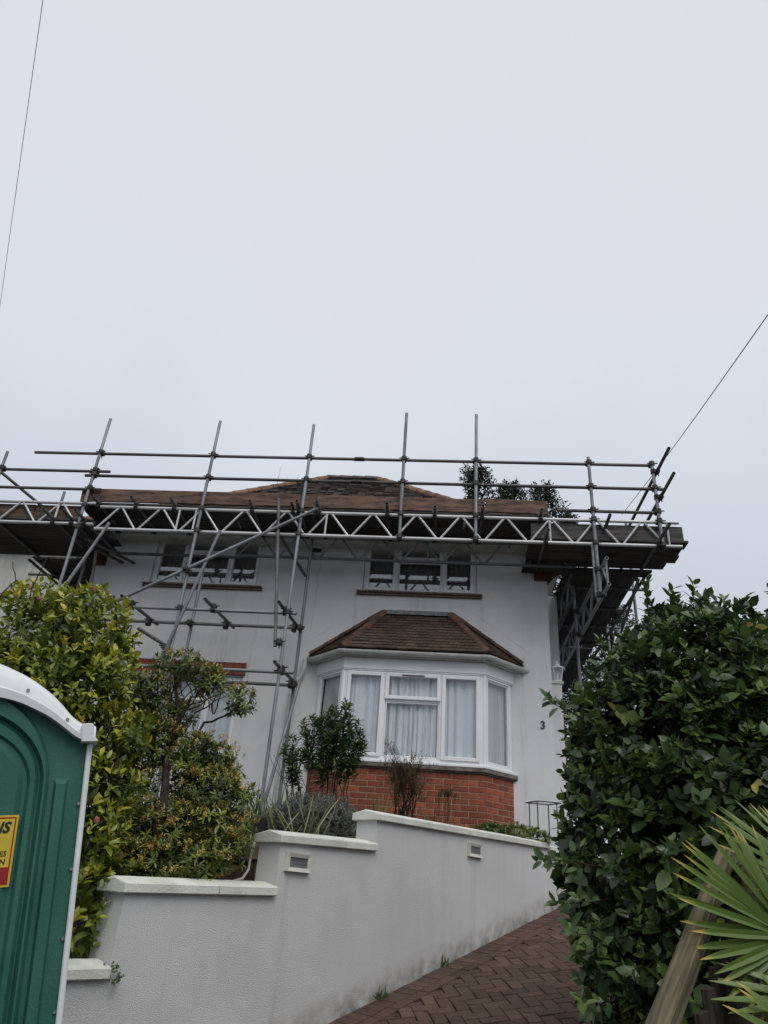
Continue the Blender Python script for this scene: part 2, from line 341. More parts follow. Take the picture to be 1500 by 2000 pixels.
def shoots(p, nr, nl, ln, wr, up=.45, tilt=.9, length=.12, jit=.35, tone=(.1, .8), tipbright=.25, scale_jit=.3):
    """a leafy shoot at every p: returns leaf arrays"""
    n = len(p); ax = unit(nr+np.array([0, 0, up])+rng.normal(size=(n, 3))*jit)
    a = unit(np.cross(ax, rng.normal(size=(n, 3)))); b = np.cross(ax, a)
    st = rng.uniform(tone[0], tone[1], n); P, Dv, Nn, Ls, Ws, Rn = [], [], [], [], [], []
    for i in range(nl):
        t = (i+.5)/nl; ang = i*2.4+rng.normal(size=n)*.25
        rad = a*np.cos(ang)[:, None]+b*np.sin(ang)[:, None]
        tl = tilt*(1.15-.75*t)
        d = unit(ax*math.cos(tl)+rad*math.sin(tl)+rng.normal(size=(n, 3))*.15)
        P.append(p+ax*(length*t)); Dv.append(d); Nn.append(unit(ax+np.array([0, 0, .5])+rng.normal(size=(n, 3))*.2))
        l_ = ln*(1+rng.normal(size=n)*scale_jit*.5)*(1.05-.3*t); Ls.append(l_); Ws.append(l_*wr*rng.uniform(.85, 1.15, n))
        Rn.append(np.clip(st+tipbright*(t-.5)+rng.normal(size=n)*.08, 0, 1))
    return [np.concatenate(x) for x in (P, Dv, Nn, Ls, Ws, Rn)]
def foliage(name, arr, mat, parent, singles=0, single_name='leaf', wr=.45, fold=.25, droop=.22, rest='foliage'):
    """the leaves that show largest become parts, the rest one part"""
    P, Dv, Nn, Ls, Ws, Rn = arr
    if singles:
        rel = P-np.array(EYE); dp = rel@np.array(FW); x = 750+FPX*(rel@np.array(RT))/dp; y = 1000-FPX*(rel@np.array(UP))/dp
        vis = (x > 0) & (x < 1500) & (y > 0) & (y < 2000); face = np.abs((unit(rel)*Nn).sum(1))
        sc_ = np.where(vis, Ls*Ws*(face+.2)/dp**2, 0)*np.exp(-2.2*(dp-dp[vis].min()))
        order = np.argsort(-sc_); top, restI = order[:singles], order[singles:]
        ms = [unit_leaf(single_name, mat, 1.0, (i+.5)/8, fold*wr, droop) for i in range(8)]
        for i in top:
            d = Vector(Dv[i]).normalized(); s_ = d.cross(Vector(Nn[i])).normalized(); u_ = s_.cross(d)
            Mx = Matrix((s_*float(Ws[i]), d*float(Ls[i]), u_*float(Ls[i]))).transposed().to_4x4(); Mx.translation = Vector(P[i])
            inst(single_name, ms[int(np.clip(Rn[i]*8, 0, 7))], Mx, parent)
    else: restI = np.arange(len(P))
    V = leaf_verts(P[restI], Dv[restI], Nn[restI], Ls[restI], Ws[restI], fold, droop)
    return leaves_obj(rest, V, Rn[restI], mat, parent)
def cat(*A): return [np.concatenate(x) for x in zip(*A)]
def limb(mb, pts, r0, r1, n=7, wob=.02):
    pts = [Vector(p) for p in pts]; fine = []
    for i in range(len(pts)-1):
        for t in (0, .33, .66): fine.append(pts[i].lerp(pts[i+1], t)+Vector(rng.normal(size=3))*wob*(0 if i == 0 and t == 0 else 1))
    fine.append(pts[-1]); k = len(fine)
    mb.tube(fine, [r0+(r1-r0)*i/(k-1) for i in range(k)], n)

# ------------------------------------------------------------------ ground, garden bed, driveway
def ground_z(x, y):
    s = (Vector((x, y, 0))-WA).dot(D2)
    return min(max(drive_z(s)-.12, -.06), 2.36)
mb = MB(); xs = [-400, -120, -40]+list(np.linspace(-16, 16, 41))+[40, 120, 400]; ys = [-200, -60, -20]+list(np.linspace(-6, 26, 41))+[60, 160, 500]
mb.grid([[(x, y, ground_z(x, y)) for x in xs] for y in ys])
tag(mb.build('ground', M_GROUND), kind='structure')
def bed_z(x, y):
    q = Vector((x, y, 0))-WA; s, w = q.dot(D2), -q.dot(NW)
    base = float(np.interp(s, [-4.5, -2.4, -1.9, -1.15, -.9, 0, .3, 4], [.85, 1.06, 1.42, 1.5, 1.84, 1.95, 2.13, 2.24]))
    k = min(max((w-.2)/2.2, 0), 1); k = k*k*(3-2*k); h = max(base, min(2.42, 1.2+.16*(y-4)*1.4))
    return base+(h-base)*k+.02*math.sin(x*9)*math.cos(y*7)
mb = MB(); rows = []
for s in np.linspace(-4.4, 6, 66):
    rows.append([])
    for w in np.concatenate([np.linspace(.12, 2.4, 20), np.linspace(2.7, 9, 12)]):
        p = wp(s, -w, 0); rows[-1].append((p.x, p.y, bed_z(p.x, p.y)))
mb.grid(rows)
tag(mb.build('garden_bed', M_SOIL, smooth=True), kind='structure')

TILT = Matrix.Rotation(-math.atan(SLOPE), 4, 'X')     # local: x out from wall, y along wall rising
def dv(u, v, h=0):
    p = wp(u, v, drive_z(u)); return p+Vector((0, 0, h))
mb = MB(); mb.grid([[dv(u, v, -.012) for v in (-.05, 4.6)] for u in np.linspace(-6, 7.2, 12)])
drive = tag(mb.build('driveway', M_SAND), kind='structure')
LU = (dv(1, 0)-dv(0, 0)); LN = LU.normalized(); NRM = NW.cross(LN).normalized()
DM = Matrix((NW, LN, NRM)).transposed().to_4x4(); CS = LU.length
pav_full = {}
def paver_mesh(poly):
    m_ = MB(); top = [(x, y, 0) for x, y in poly]; c = (sum(p[0] for p in poly)/len(poly), sum(p[1] for p in poly)/len(poly))
    inn = [(c[0]+(x-c[0])*.955, c[1]+(y-c[1])*.955, .006) for x, y in poly]
    n = len(poly); k = [(x, y, -.03) for x, y in poly]
    m_.add(inn+[(x, y, 0) for x, y in poly]+k, [tuple(range(n))]+[(i, n+i, n+(i+1) % n, (i+1) % n) for i in range(n)]+[(n+i, 2*n+i, 2*n+(i+1) % n, n+(i+1) % n) for i in range(n)])
    return m_
def clip(poly, v0):
    o = []
    for i in range(len(poly)):
        a, b = poly[i], poly[(i+1) % len(poly)]
        if a[0] >= v0: o.append(a)
        if (a[0]-v0)*(b[0]-v0) < 0:
            t = (v0-a[0])/(b[0]-a[0]); o.append((v0, a[1]+(b[1]-a[1])*t))
    return o
PAV = []      # polygons in (v across, u along) drive-surface coordinates
g = .003; a_ = .1
for i in range(-40, 75): PAV.append([(.012, i*a_+g), (.2-g, i*a_+g), (.2-g, (i+1)*a_-g), (.012, (i+1)*a_-g)])
for i in range(-20, 38): PAV.append([(.2+g, i*.2+g), (.3-g, i*.2+g), (.3-g, (i+1)*.2-g), (.2+g, (i+1)*.2-g)])
c45 = math.sqrt(.5)
for t in range(-160, 160):
    for k in range(-60, 60):
        for (x0, y0, w_, h_) in ((t+4*k, t, 2, 1), (t+2+4*k, t-1, 1, 2)):
            cx, cy = (x0+w_/2)*a_, (y0+h_/2)*a_; v, u = (cx+cy)*c45, (cy-cx)*c45
            if not (.25 < v < 3.1 and -2.6 < u < 4.6): continue
            P4 = [(x0*a_+g, y0*a_+g), ((x0+w_)*a_-g, y0*a_+g), ((x0+w_)*a_-g, (y0+h_)*a_-g), (x0*a_+g, (y0+h_)*a_-g)]
            P4 = clip([((x+y)*c45, (y-x)*c45) for x, y in P4], .303)
            if len(P4) >= 3: PAV.append(P4)
def pav_score(poly):
    q = [proj(dv(u/CS, v)) for v, u in poly]; cx = sum(a[0] for a in q)/len(q); cy = sum(a[1] for a in q)/len(q)
    if min(a[2] for a in q) < 1 or not (560 < cx < 1190 and 1740 < cy < 2010): return 0
    return abs(sum(q[i][0]*q[(i+1) % len(q)][1]-q[(i+1) % len(q)][0]*q[i][1] for i in range(len(q))))/2
sc_ = sorted(PAV, key=pav_score, reverse=True); restm = MB()
for i, poly in enumerate(sc_):
    c = (sum(p[0] for p in poly)/len(poly), sum(p[1] for p in poly)/len(poly)); loc = [(x-c[0], y-c[1]) for x, y in poly]
    Mx = DM.copy(); Mx.translation = dv(c[1]/CS, c[0], random.uniform(-.003, .003)); Mx = Mx @ Euler((random.gauss(0, .008), random.gauss(0, .008), 0)).to_matrix().to_4x4()
    if i < 300:
        key = tuple(round(x, 3) for p in loc for x in p)
        if key not in pav_full: pav_full[key] = paver_mesh(loc).mesh('paver', M_PAVE)
        inst('paver', pav_full[key], Mx, drive)
    else:
        m_ = paver_mesh(loc); restm.add([Mx @ Vector(v) for v in m_.v], m_.f)
tag(restm.build('pavers_beyond', M_PAVE, drive), kind='stuff')

# ------------------------------------------------------------------ garden retaining wall with copings
wall = thing('garden_wall', wp(0, 0, 1.0), 'pale rendered retaining wall stepping up beside the block driveway', 'wall')
SEC = [(-4.4, -2.288, 1.142, 1.142), (-2.288, -1.10, 1.555, 1.595), (-1.10, -.02, 1.927, 1.966), (-.02, 3.12, 2.198, 2.262), (3.15, 5.2, 2.235, 2.235)]
for i, (s0, s1, z0, z1) in enumerate(SEC):
    off = -.02 if i == 4 else 0
    mb = MB(); q = [wp(s0, off, 0), wp(s1, off, 0)]
    lo = lambda s: min(drive_z(s), 9)-.3
    f = [wp(s0, off, lo(s0)), wp(s1, off, lo(s1)), wp(s1, off, z1), wp(s0, off, z0)]
    mb.prism(f, -NW*.215); mb.build('wall_section', M_WALL, wall)
def coping(s0, s1, z0, z1, off=0, capL=False):
    """saddle-back coping stone along the wall"""
    def prof(s, z, inset=0, drop=0):
        return [wp(s, w, z+h) for w, h in ((.035-inset, 0), (.035-inset, .055-drop), (-.1075, .085-drop), (-.25+inset, .055-drop), (-.25+inset, 0))]
    mb = MB(); A, B = prof(s0+.0035, z0), prof(s1-.0035, z1); n = 5
    mb.add(A+B, [tuple(range(n))[::-1], tuple(range(n, 2*n))]+[(i, (i+1) % n, n+(i+1) % n, n+i) for i in range(n)])
    o = mb.build('coping_stone', M_COPE, wall, bev=.006)
    return o
def coping_run(s0, s1, z0, z1, joints, ov=.035):
    js = [s0-ov]+joints+[s1]
    for a, b in zip(js[:-1], js[1:]):
        za = z0+(z1-z0)*(a-s0)/(s1-s0); zb = z0+(z1-z0)*(b-s0)/(s1-s0)
        coping(a, b, za+.001, zb+.001)
        mb = MB()
coping_run(-4.4, -2.288, 1.142, 1.142, [-3.4, -2.85]); coping_run(-2.288, -1.10, 1.555, 1.595, [-1.62])
coping_run(-1.10, -.02, 1.927, 1.966, [-.42]); coping_run(-.02, 3.12, 2.198, 2.262, [.62, 1.19, 1.76, 2.33, 2.80]); coping_run(3.15, 5.2, 2.235, 2.235, [3.8, 4.4])

def wall_light(s, z, label):
    o = thing('wall_light', wp(s, .0, z), label, 'wall light', 'brick lights along the garden wall')
    Mx = Matrix((D2, NW, Vector((0, 0, 1)))).transposed().to_4x4(); Mx.translation = wp(s, .001, z)
    m_ = MB(); W_, H_ = .125, .062        # bevelled surround frame
    O = [(-W_, 0, -H_), (W_, 0, -H_), (W_, 0, H_), (-W_, 0, H_)]; O2 = [(x*.97, .03, zz*.95) for x, _, zz in O]
    I = [(-W_*.74, .022, -H_*.52), (W_*.74, .022, -H_*.52), (W_*.74, .022, H_*.52), (-W_*.74, .022, H_*.52)]; I2 = [(x, .008, zz) for x, _, zz in I]
    fs = []
    for k in range(3): fs += [(4*k+i, 4*k+(i+1) % 4, 4*k+4+(i+1) % 4, 4*k+4+i) for i in range(4)]
    m_.add(O+O2+I+I2, fs); inst('surround', m_.mesh('surround', M_CREAM), Mx, o)
    m_ = MB(); m_.b(-W_*.73, W_*.73, .004, .012, -H_*.5, H_*.5)
    for k in range(3): m_.b(-W_*.73, W_*.73, .0125, .016, -H_*.5+.004+k*.02, -H_*.5+.010+k*.02)
    inst('diffuser', m_.mesh('diffuser', M_DIFF), Mx, o)
wall_light(-.915, 1.815, 'cream recessed brick light on the lower wall step, left of the drive')
wall_light(1.52, 2.108, 'cream recessed brick light below the long upper coping')

# ------------------------------------------------------------------ house
FY = 10.45; XL, XR = -5.80, 1.63; ZB, ZE = 2.2, 6.86
house = thing('house', (-2.1, FY, 2.4), 'two storey white rendered house with tiled bay and hipped roof behind scaffolding', 'house')
UW = [(-4.79, -2.98, 5.925, 6.80), (-1.28, .53, 5.925, 6.80)]; GW = (-4.75, -2.97, 3.30, 4.46); BAYO = (-1.78, 1.0, 2.6, 4.56)
holes = UW+[GW, BAYO]
def wall_holes(mb, x0, x1, z0, z1, holes, y, th):
    xs = sorted({x0, x1, *[h[0] for h in holes], *[h[1] for h in holes]}); zs = sorted({z0, z1, *[h[2] for h in holes], *[h[3] for h in holes]})
    for a, b in zip(xs[:-1], xs[1:]):
        for c, d in zip(zs[:-1], zs[1:]):
            if any(h[0] <= a and b <= h[1] and h[2] <= c and d <= h[3] for h in holes): continue
            mb.add([(a, y, c), (b, y, c), (b, y, d), (a, y, d)], [(0, 1, 2, 3)])
    for h in holes:
        a, b, c, d = h
        mb.add([(a, y, c), (b, y, c), (b, y, d), (a, y, d), (a, y+th, c), (b, y+th, c), (b, y+th, d), (a, y+th, d)], [(0, 1, 5, 4), (1, 2, 6, 5), (2, 3, 7, 6), (3, 0, 4, 7)])
mb = MB(); wall_holes(mb, XL, XR, ZB, ZE, holes, FY, .2)
DY = FY+6.6
mb.add([(XR, FY, ZB), (XR, DY, ZB), (XR, DY, ZE), (XR, FY, ZE), (XL, FY, ZB), (XL, DY, ZB), (XL, DY, ZE), (XL, FY, ZE)], [(0, 1, 2, 3), (5, 4, 7, 6), (1, 5, 6, 2)])
hw = mb.build('wall', M_RENDER, house)
mb = MB(); mb.b(XR+.003, 1.89, 11.2, 13.5, 2.2, 6.27); mb.build('side_porch_wall', M_RENDER, house)
mb = MB(); mb.b(XL+.1, XR-.1, FY+2.6, FY+2.7, ZB, ZE); mb.b(XL+.05, XR-.05, FY+.25, FY+2.6, 5.0, 5.1); mb.build('inner_partition', M_CURT2, house)
# tile kneelers below the eaves corners
for sgn, xc in ((1, XR), (-1, XL)):
    kn = MB(); kn.b(min(xc-.2*sgn, xc), max(xc-.2*sgn, xc), FY-.02, FY+.25, 6.2, 6.46)
    ko = kn.build('kneeler', M_MORTAR, house)
    for k in range(8):
        z = 6.205+k*.032; e_ = xc+sgn*(.012+.030*k); x0, x1 = sorted((xc-.2*sgn, e_))
        t = MB(); t.b(x0, x1, FY-.035-.004*k, FY+.26, z, z+.022); t.build('tile', M_HIP, ko, bev=.003)

def window(wx0, wx1, z0, z1, M0, glass, layout, parent, sub='window'):
    """uPVC window in local frame (x along, y outwards = -, z up); layout: list of (fx0, fx1, fz0, fz1, opens)"""
    fr = MB(); F = .05
    def ring(mb, x0, x1, z0, z1, w, y0, y1):
        mb.b(x0, x0+w, y0, y1, z0, z1); mb.b(x1-w, x1, y0, y1, z0, z1); mb.b(x0+w, x1-w, y0, y1, z1-w, z1); mb.b(x0+w, x1-w, y0, y1, z0, z0+w)
    Wd, Hd = wx1-wx0, z1-z0
    ring(fr, wx0, wx1, z0, z1, F, 0, .07)
    xs = sorted({l_[0] for l_ in layout if 0 < l_[0]})
    for fx in xs: x = wx0+fx*Wd; fr.b(x-F*.45, x+F*.45, .003, .067, z0+F, z1-F)
    for (a, b, c, d, op) in layout:
        if c > 0: fr.b(wx0+a*Wd+F*.45, wx0+b*Wd-F*.45, .005, .065, z0+c*Hd-F*.4, z0+c*Hd+F*.4)
    fo = bpy.data.objects.new(sub, fr.mesh(sub, M_UPVC, bev=.006)); fo.matrix_basis = M0; link(fo, parent)
    for (a, b, c, d, op) in layout:
        x0 = wx0+a*Wd+(F if a == 0 else F*.45); x1 = wx0+b*Wd-(F if b == 1 else F*.45)
        q0 = z0+c*Hd+(F if c == 0 else F*.4); q1 = z0+d*Hd-(F if d == 1 else F*.4)
        w = .052 if op else .02
        sm = MB(); yo = -.022 if op else .012
        ring(sm, x0-(.012 if op else -.001), x1+(.012 if op else -.001), q0-(.012 if op else -.001), q1+(.012 if op else -.001), w, yo, .055)
        so_ = bpy.data.objects.new('sash', sm.mesh('sash', M_UPVC, bev=.007)); so_.matrix_basis = M0
        so_.parent = fo; COL.objects.link(so_); so_.matrix_parent_inverse = M0.inverted(); WM[so_.name] = M0.copy()
        k = w-.014 if op else w-.004
        gm = MB(); gm.b(x0+k, x1-k, .018, .026, q0+k, q1-k); go = bpy.data.objects.new('pane', gm.mesh('pane', glass)); go.matrix_basis = M0
        go.parent = fo; COL.objects.link(go); go.matrix_parent_inverse = M0.inverted()
        if op == 2:
            vm_ = MB(); vm_.b((x0+x1)/2-.16, (x0+x1)/2+.16, yo-.014, yo+.01, q1-.026, q1-.008)
            vo = bpy.data.objects.new('trickle_vent', vm_.mesh('trickle_vent', M_SILL, bev=.003)); vo.matrix_basis = M0
            vo.parent = fo; COL.objects.link(vo); vo.matrix_parent_inverse = M0.inverted()
    return fo
LAY3 = [(0, .295, 0, 1, 1), (.295, .705, 0, .66, 0), (.295, .705, .66, 1, 2), (.705, 1, 0, 1, 1)]
def curtain(name, p0, p1, z0, z1, mat, label, folds, amp, group=None, gap=None):
    A, B = Vector(p0), Vector(p1); d = (B-A); Ln = d.length; d.normalize(); nn = Vector((d.y, -d.x, 0)); n = folds*14
    ph = rng.uniform(0, 6.28, 4); rows = []
    for z, k in ((z0, 1.0), ((z0+z1)/2, .92), (z1, .7)):
        r = []
        for i in range(n+1):
            t = i/n; y = amp*k*(abs(math.sin(t*folds*3.14+ph[0]+2.1*math.sin(t*9+ph[1]+.3*(1-k))+.9*math.sin(t*23+ph[2])))**.6*1.6-.8+.4*math.sin(t*folds*1.7*6.28+ph[2])*math.sin(t*9+ph[3]))
            r.append(A+d*(t*Ln)+nn*y+Vector((0, 0, z)))
        rows.append(r)
    mb = MB(); mb.grid(rows); c = (A+B)/2; o = mb.build(name, mat, origin=(c.x, c.y, z0), smooth=True)
    return tag(o, label, 'curtain', group)
for i, (x0, x1, z0, z1) in enumerate(UW):
    window(x0+.004, x1-.004, z0+.004, z1-.004, Matrix.Translation((0, FY+.05, 0)), M_GLASS2, LAY3, house)
    s0, s1 = x0-.085, x1+.085
    mb = MB(); mb.b(s0, s1, FY-.075, FY+.02, z0-.033, z0-.004); so_ = mb.build('sill', M_SILL2, house, bev=.006)
    mb = MB(); mb.b(s0-.0, s1, FY-.045, FY+.02, z0-.068, z0-.036); mb.build('sill_tile_course', M_SILL2, so_, bev=.004)
    curtain('curtain', (x0+.02, FY+.22, 0), (x1-.02, FY+.22, 0), z0+.02, z1-.08, M_CURT,
            'dark curtain drawn behind the %s upstairs window' % ('left' if i == 0 else 'right'), 13, .02, 'upstairs curtains')
window(GW[0]+.004, GW[1]-.004, GW[2]+.004, GW[3]-.004, Matrix.Translation((0, FY+.05, 0)), M_GLASS, LAY3, house)
mb = MB(); mb.b(GW[0]-.08, GW[1]+.08, FY-.07, FY+.02, GW[2]-.06, GW[2]-.005); mb.build('sill', M_SILL, house, bev=.006)
curtain('curtain', (GW[0]+.02, FY+.2, 0), (GW[1]-.02, FY+.2, 0), GW[2]+.03, GW[3]-.03, M_NET, 'white net curtain in the ground floor window behind the shrubs', 14, .018)
# tile lintel: two rows of tiles on end
lo_ = MB().b(-4.785, -2.945, FY-.022, FY-.003, 4.476, 4.658).build('lintel', M_MORTAR, house)
for r_ in range(2):
    n = 24
    for k in range(n):
        x0 = -4.79+k*1.85/n; t = MB(); t.b(x0+.003, x0+1.85/n-.003, FY-.034+random.uniform(-.002, .002), FY-.015, 4.470+r_*.099, 4.470+r_*.099+.093); t.build('tile', M_LINT, lo_, bev=.002)

# ---- bay
F0, F1, E0, E1 = Vector((-1.385, 10.0, 0)), Vector((.62, 10.0, 0)), Vector((-1.83, 10.45, 0)), Vector((1.05, 10.45, 0))
def off_poly(o):
    k = math.tan(R(22.5))*o
    return [Vector((E0.x-o*1.414, FY, 0)), Vector((F0.x-k, F0.y-o, 0)), Vector((F1.x+k, F1.y-o, 0)), Vector((E1.x+o*1.414, FY, 0))]
def bay_prism(o, z0, z1, name, mat, parent, bev=.004, back=.0):
    P = off_poly(o); poly = [(p.x, p.y-(0 if 0 < i < 3 else .004), z0) for i, p in enumerate(P)]
    return MB().prism(poly, (0, 0, z1-z0)).build(name, mat, parent, bev=bev)
bw = bay_prism(-.007, 2.2, 3.18, 'bay_brickwork', M_MORTAR, house)
CRS = .0768
edges = [(E0, F0), (F0, F1), (F1, E1)]
bmesh_cache = {}
for (A, B) in edges:
    d = (B-A); Ln = d.length; d.normalize(); nn = Vector((d.y, -d.x, 0))
    for c in range(13):
        z = 3.178-(c+1)*CRS; x = -(.1125 if c % 2 else 0)-(.05 if A is not F0 else 0)
        while x < Ln-.02:
            a, b = max(x, 0)+.005, min(x+.225, Ln)-.005
            x += .225
            if b-a < .03: continue
            L_ = round(b-a, 3)
            if L_ not in bmesh_cache: bmesh_cache[L_] = MB().box((0, 0, 0), (L_, .04, CRS-.011)).mesh('brick', M_BRICK, bev=.003)
            Mx = frame_M(A+d*((a+b)/2)+nn*(-.022+random.uniform(-.002, .002))+Vector((0, 0, z+CRS/2)), d, (0, 0, 1))
            inst('brick', bmesh_cache[L_], Mx, bw)
s_ = bay_prism(.045, 3.20, 3.25, 'bay_sill', M_SILL, house, .008)
bay_prism(.02, 3.181, 3.199, 'sill_tile_course', M_SILL2, s_)
bay_prism(.05, 3.252, 3.292, 'bay_cill', M_UPVC, house, .008)
for i, (A, B) in enumerate(edges):
    d = (B-A); Ln = d.length; d.normalize(); nn = Vector((d.y, -d.x, 0))
    M0 = Matrix((d, -nn, Vector((0, 0, 1)))).transposed().to_4x4(); M0.translation = A
    lay = LAY3 if i == 1 else [(0, 1, 0, 1, 0)]
    window(.03 if i != 1 else .025, Ln-(.03 if i != 1 else .025), 3.294, 4.53, M0, M_GLASS, lay, house, 'bay_window')
for p in (F0, F1):
    MB().tube([(p.x, p.y+.03, 3.293), (p.x, p.y+.03, 4.529)], .034, 8).build('corner_post', M_UPVC, house, smooth=True)
bay_prism(.02, 4.532, 4.70, 'fascia', M_UPVC, house)
bay_prism(.012, 4.512, 4.531, 'head_trim', M_UPVC, house)
bay_prism(.09, 4.702, 4.722, 'soffit', M_UPVC2, house)
curtain('net_curtain', F0+Vector((.03, .095, 0)), F1+Vector((-.03, .095, 0)), 3.31, 4.50, M_NET, 'white net curtain across the front of the bay window', 19, .036)
curtain('net_curtain', E0+Vector((.12, .03, 0)), F0+Vector((-.02, .15, 0)), 3.31, 4.50, M_CURT2, 'taupe curtain in the left angled light of the bay', 6, .03)
curtain('net_curtain', F1+Vector((.02, .15, 0)), E1+Vector((-.12, .03, 0)), 3.31, 4.50, M_CURT2, 'taupe curtain in the right angled light of the bay', 6, .03)
# gutter along the bay: half-round trough
GP = off_poly(.19); gz = 4.762
prof = [(.058*math.cos(t), .058*math.sin(t)) for t in np.linspace(math.pi, 2*math.pi, 9)]
prof += [(.052*math.cos(t), .052*math.sin(t)) for t in np.linspace(2*math.pi, math.pi, 9)]
GO = [None]*4
mid = [off_poly(.19)]
def sweep_ring(mb, P, rprof):
    rows = []
    for i, p in enumerate(P):
        if i == 0: o_ = Vector((-1.414, 0, 0))*.5
        elif i == len(P)-1: o_ = Vector((1.414, 0, 0))*.5
        k = math.tan(R(22.5))
        dirs = [Vector((-1.414, 0, 0)), Vector((-k, -1, 0)), Vector((k, -1, 0)), Vector((1.414, 0, 0))]
        rows.append([p+dirs[i]*(-x)+Vector((0, 0, gz+z)) for x, z in rprof])
    n = len(rprof); vs = [v for r in rows for v in r]
    mb.add(vs, [(i*n+j, i*n+(j+1) % n, (i+1)*n+(j+1) % n, (i+1)*n+j) for i in range(len(rows)-1) for j in range(n)]+[tuple(range(n)), tuple(range((len(rows)-1)*n, len(rows)*n))])
GE = off_poly(.135)
mb = MB(); sweep_ring(mb, GE, prof); gut = mb.build('gutter', M_UPVC2, house, smooth=True)
def bracket(p, d):
    d = Vector(d).normalized(); nn = Vector((d.y, -d.x, 0)); rows = []
    for s2 in (-.022, .022): rows.append([p+d*s2+nn*(x*1.14)+Vector((0, 0, gz+z*1.14)) for x, z in prof[:9]])
    mb = MB(); mb.grid(rows); mb.build('gutter_bracket', M_UPVC2, gut, smooth=True)
for A, B in ((GE[0], GE[1]), (GE[1], GE[2]), (GE[2], GE[3])):
    for t in ((.12, .88) if (B-A).length < 1 else (.03, .25, .62, .97)): bracket(A.lerp(B, t), B-A)
dp_ = MB(); q = GE[0]
dp_.tube([(q.x-.02, FY-.10, gz-.03), (q.x-.02, FY-.09, gz-.14), (q.x-.03, FY-.07, gz-.2), (q.x-.16, FY-.045, gz-.42), (q.x-.17, FY-.045, gz-.5), (q.x-.17, FY-.045, 2.3)], .034, 10)
dpo = dp_.build('downpipe', M_UPVC2, house, smooth=True)
for z in (4.2, 3.5, 2.9): MB().tube([(q.x-.17, FY-.045, z), (q.x-.17, FY-.045, z+.05)], .042, 10).build('pipe_clip', M_UPVC2, dpo)
# bay roof
EP = off_poly(.115); ez = 4.80; AP = [Vector((-.89, FY-.01, 5.56)), Vector((.13, FY-.01, 5.56))]
EP = [p+Vector((0, 0, ez)) for p in EP]
mb = MB(); mb.add([EP[0], EP[1], EP[2], EP[3], AP[0], AP[1]], [(1, 2, 5, 4), (0, 1, 4), (2, 3, 5), (0, 4, 5, 3), (0, 3, 2, 1)])
br = mb.build('bay_roof', M_SOIL, house)
tile_me = MB().box((0, 0, 0), (1, .118, .020)).mesh('tile', M_TILE, bev=.0)
def tile_plane(a, b, c, d, n, parent, tw=.165):
    """courses from eave a-b up to c-d (a under c)"""
    nrm = (b-a).cross(c-a).normalized(); nrm = nrm if nrm.z > 0 else -nrm
    for k in range(n):
        t0 = k/n; l0, r0 = a.lerp(c, t0), b.lerp(d, t0); d_ = (r0-l0); Ln = d_.length
        if Ln < .08: continue
        d_.normalize(); upv = nrm.cross(d_).normalized(); upv = upv if upv.z > 0 else -upv
        x = -(tw/2 if k % 2 else 0)-.03
        while x < Ln:
            p0, p1 = max(x, .0)+.0015, min(x+tw, Ln)-.0015; x += tw
            if p1-p0 < .02: continue
            pos = l0+d_*((p0+p1)/2)+upv*.055+nrm*(.018+random.uniform(-.003, .003))
            Mx = frame_M(pos, d_, nrm) @ Matrix.Rotation(-.17+random.gauss(0, .02), 4, 'X') @ Matrix.Diagonal((p1-p0, 1, 1, 1))
            inst('tile', tile_me, Mx, parent)
tile_plane(EP[1], EP[2], AP[0], AP[1], 13, br)
tile_plane(EP[0], EP[1], AP[0], AP[0], 13, br); tile_plane(EP[2], EP[3], AP[1], AP[1], 13, br)
def hip_run(a, b, n, rad, mat, parent, name='hip_tile', up=.0):
    a, b = Vector(a), Vector(b); d = (b-a)/n; dn = d.normalized(); side = dn.cross(Vector((0, 0, 1))).normalized(); u_ = side.cross(dn)
    for k in range(n):
        rows = []
        for t, rr in ((-.03, rad*1.07), (1.0, rad*.93)):
            c = a+d*(k+t)+u_*up
            rows.append([c+side*(rr*math.cos(q_))+u_*(rr*.8*math.sin(q_)) for q_ in np.linspace(-.25, math.pi+.25, 9)])
        mb = MB(); mb.grid(rows); n9 = 9
        mb.add(rows[0], [tuple(range(9))]); mb.build(name, mat, parent, smooth=True)
hip_run(EP[1]+Vector((0, .04, .02)), AP[0]+Vector((0, -.03, 0)), 4, .075, M_HIP, br); hip_run(EP[2]+Vector((0, .04, .02)), AP[1]+Vector((0, -.03, 0)), 4, .075, M_HIP, br)
hip_run(EP[0]+Vector((.02, -.05, .03)), AP[0]+Vector((-.02, -.04, .0)), 5, .06, M_HIP, br, 'edge_tile'); hip_run(EP[3]+Vector((-.02, -.05, .03)), AP[1]+Vector((.02, -.04, 0)), 5, .06, M_HIP, br, 'edge_tile')
rows = []
for i in range(41):
    x = -.97+i*1.18/40; zz = (.012 if i % 2 else 0)+random.uniform(0, .006); e_ = min(1, min(i, 40-i)/4)
    rows.append([(x, FY-.004-.004, 5.60+.02*e_+zz*.3), (x, FY-.03-zz, 5.58+.01*e_), (x, FY-.08-zz, 5.545+.008*e_+zz*.4), (x, FY-.11-zz, 5.508+.008*e_)])
MB().grid(rows).build('lead_flashing', M_LEAD, br, smooth=True)
# faint line of patched render round the bay roof
rb = [Vector((-2.12, FY-.0015, 5.02)), Vector((-1.02, FY-.0015, 5.80)), Vector((.26, FY-.0015, 5.80)), Vector((1.34, FY-.0015, 5.02))]
for a, b in zip(rb[:-1], rb[1:]):
    d = (b-a).normalized(); w = d.cross(Vector((0, 1, 0)))*.012; MB().prism([a-w, b-w, b+w, a+w], (0, -.0025, 0)).build('render_patch_line', M_RENDER, house)
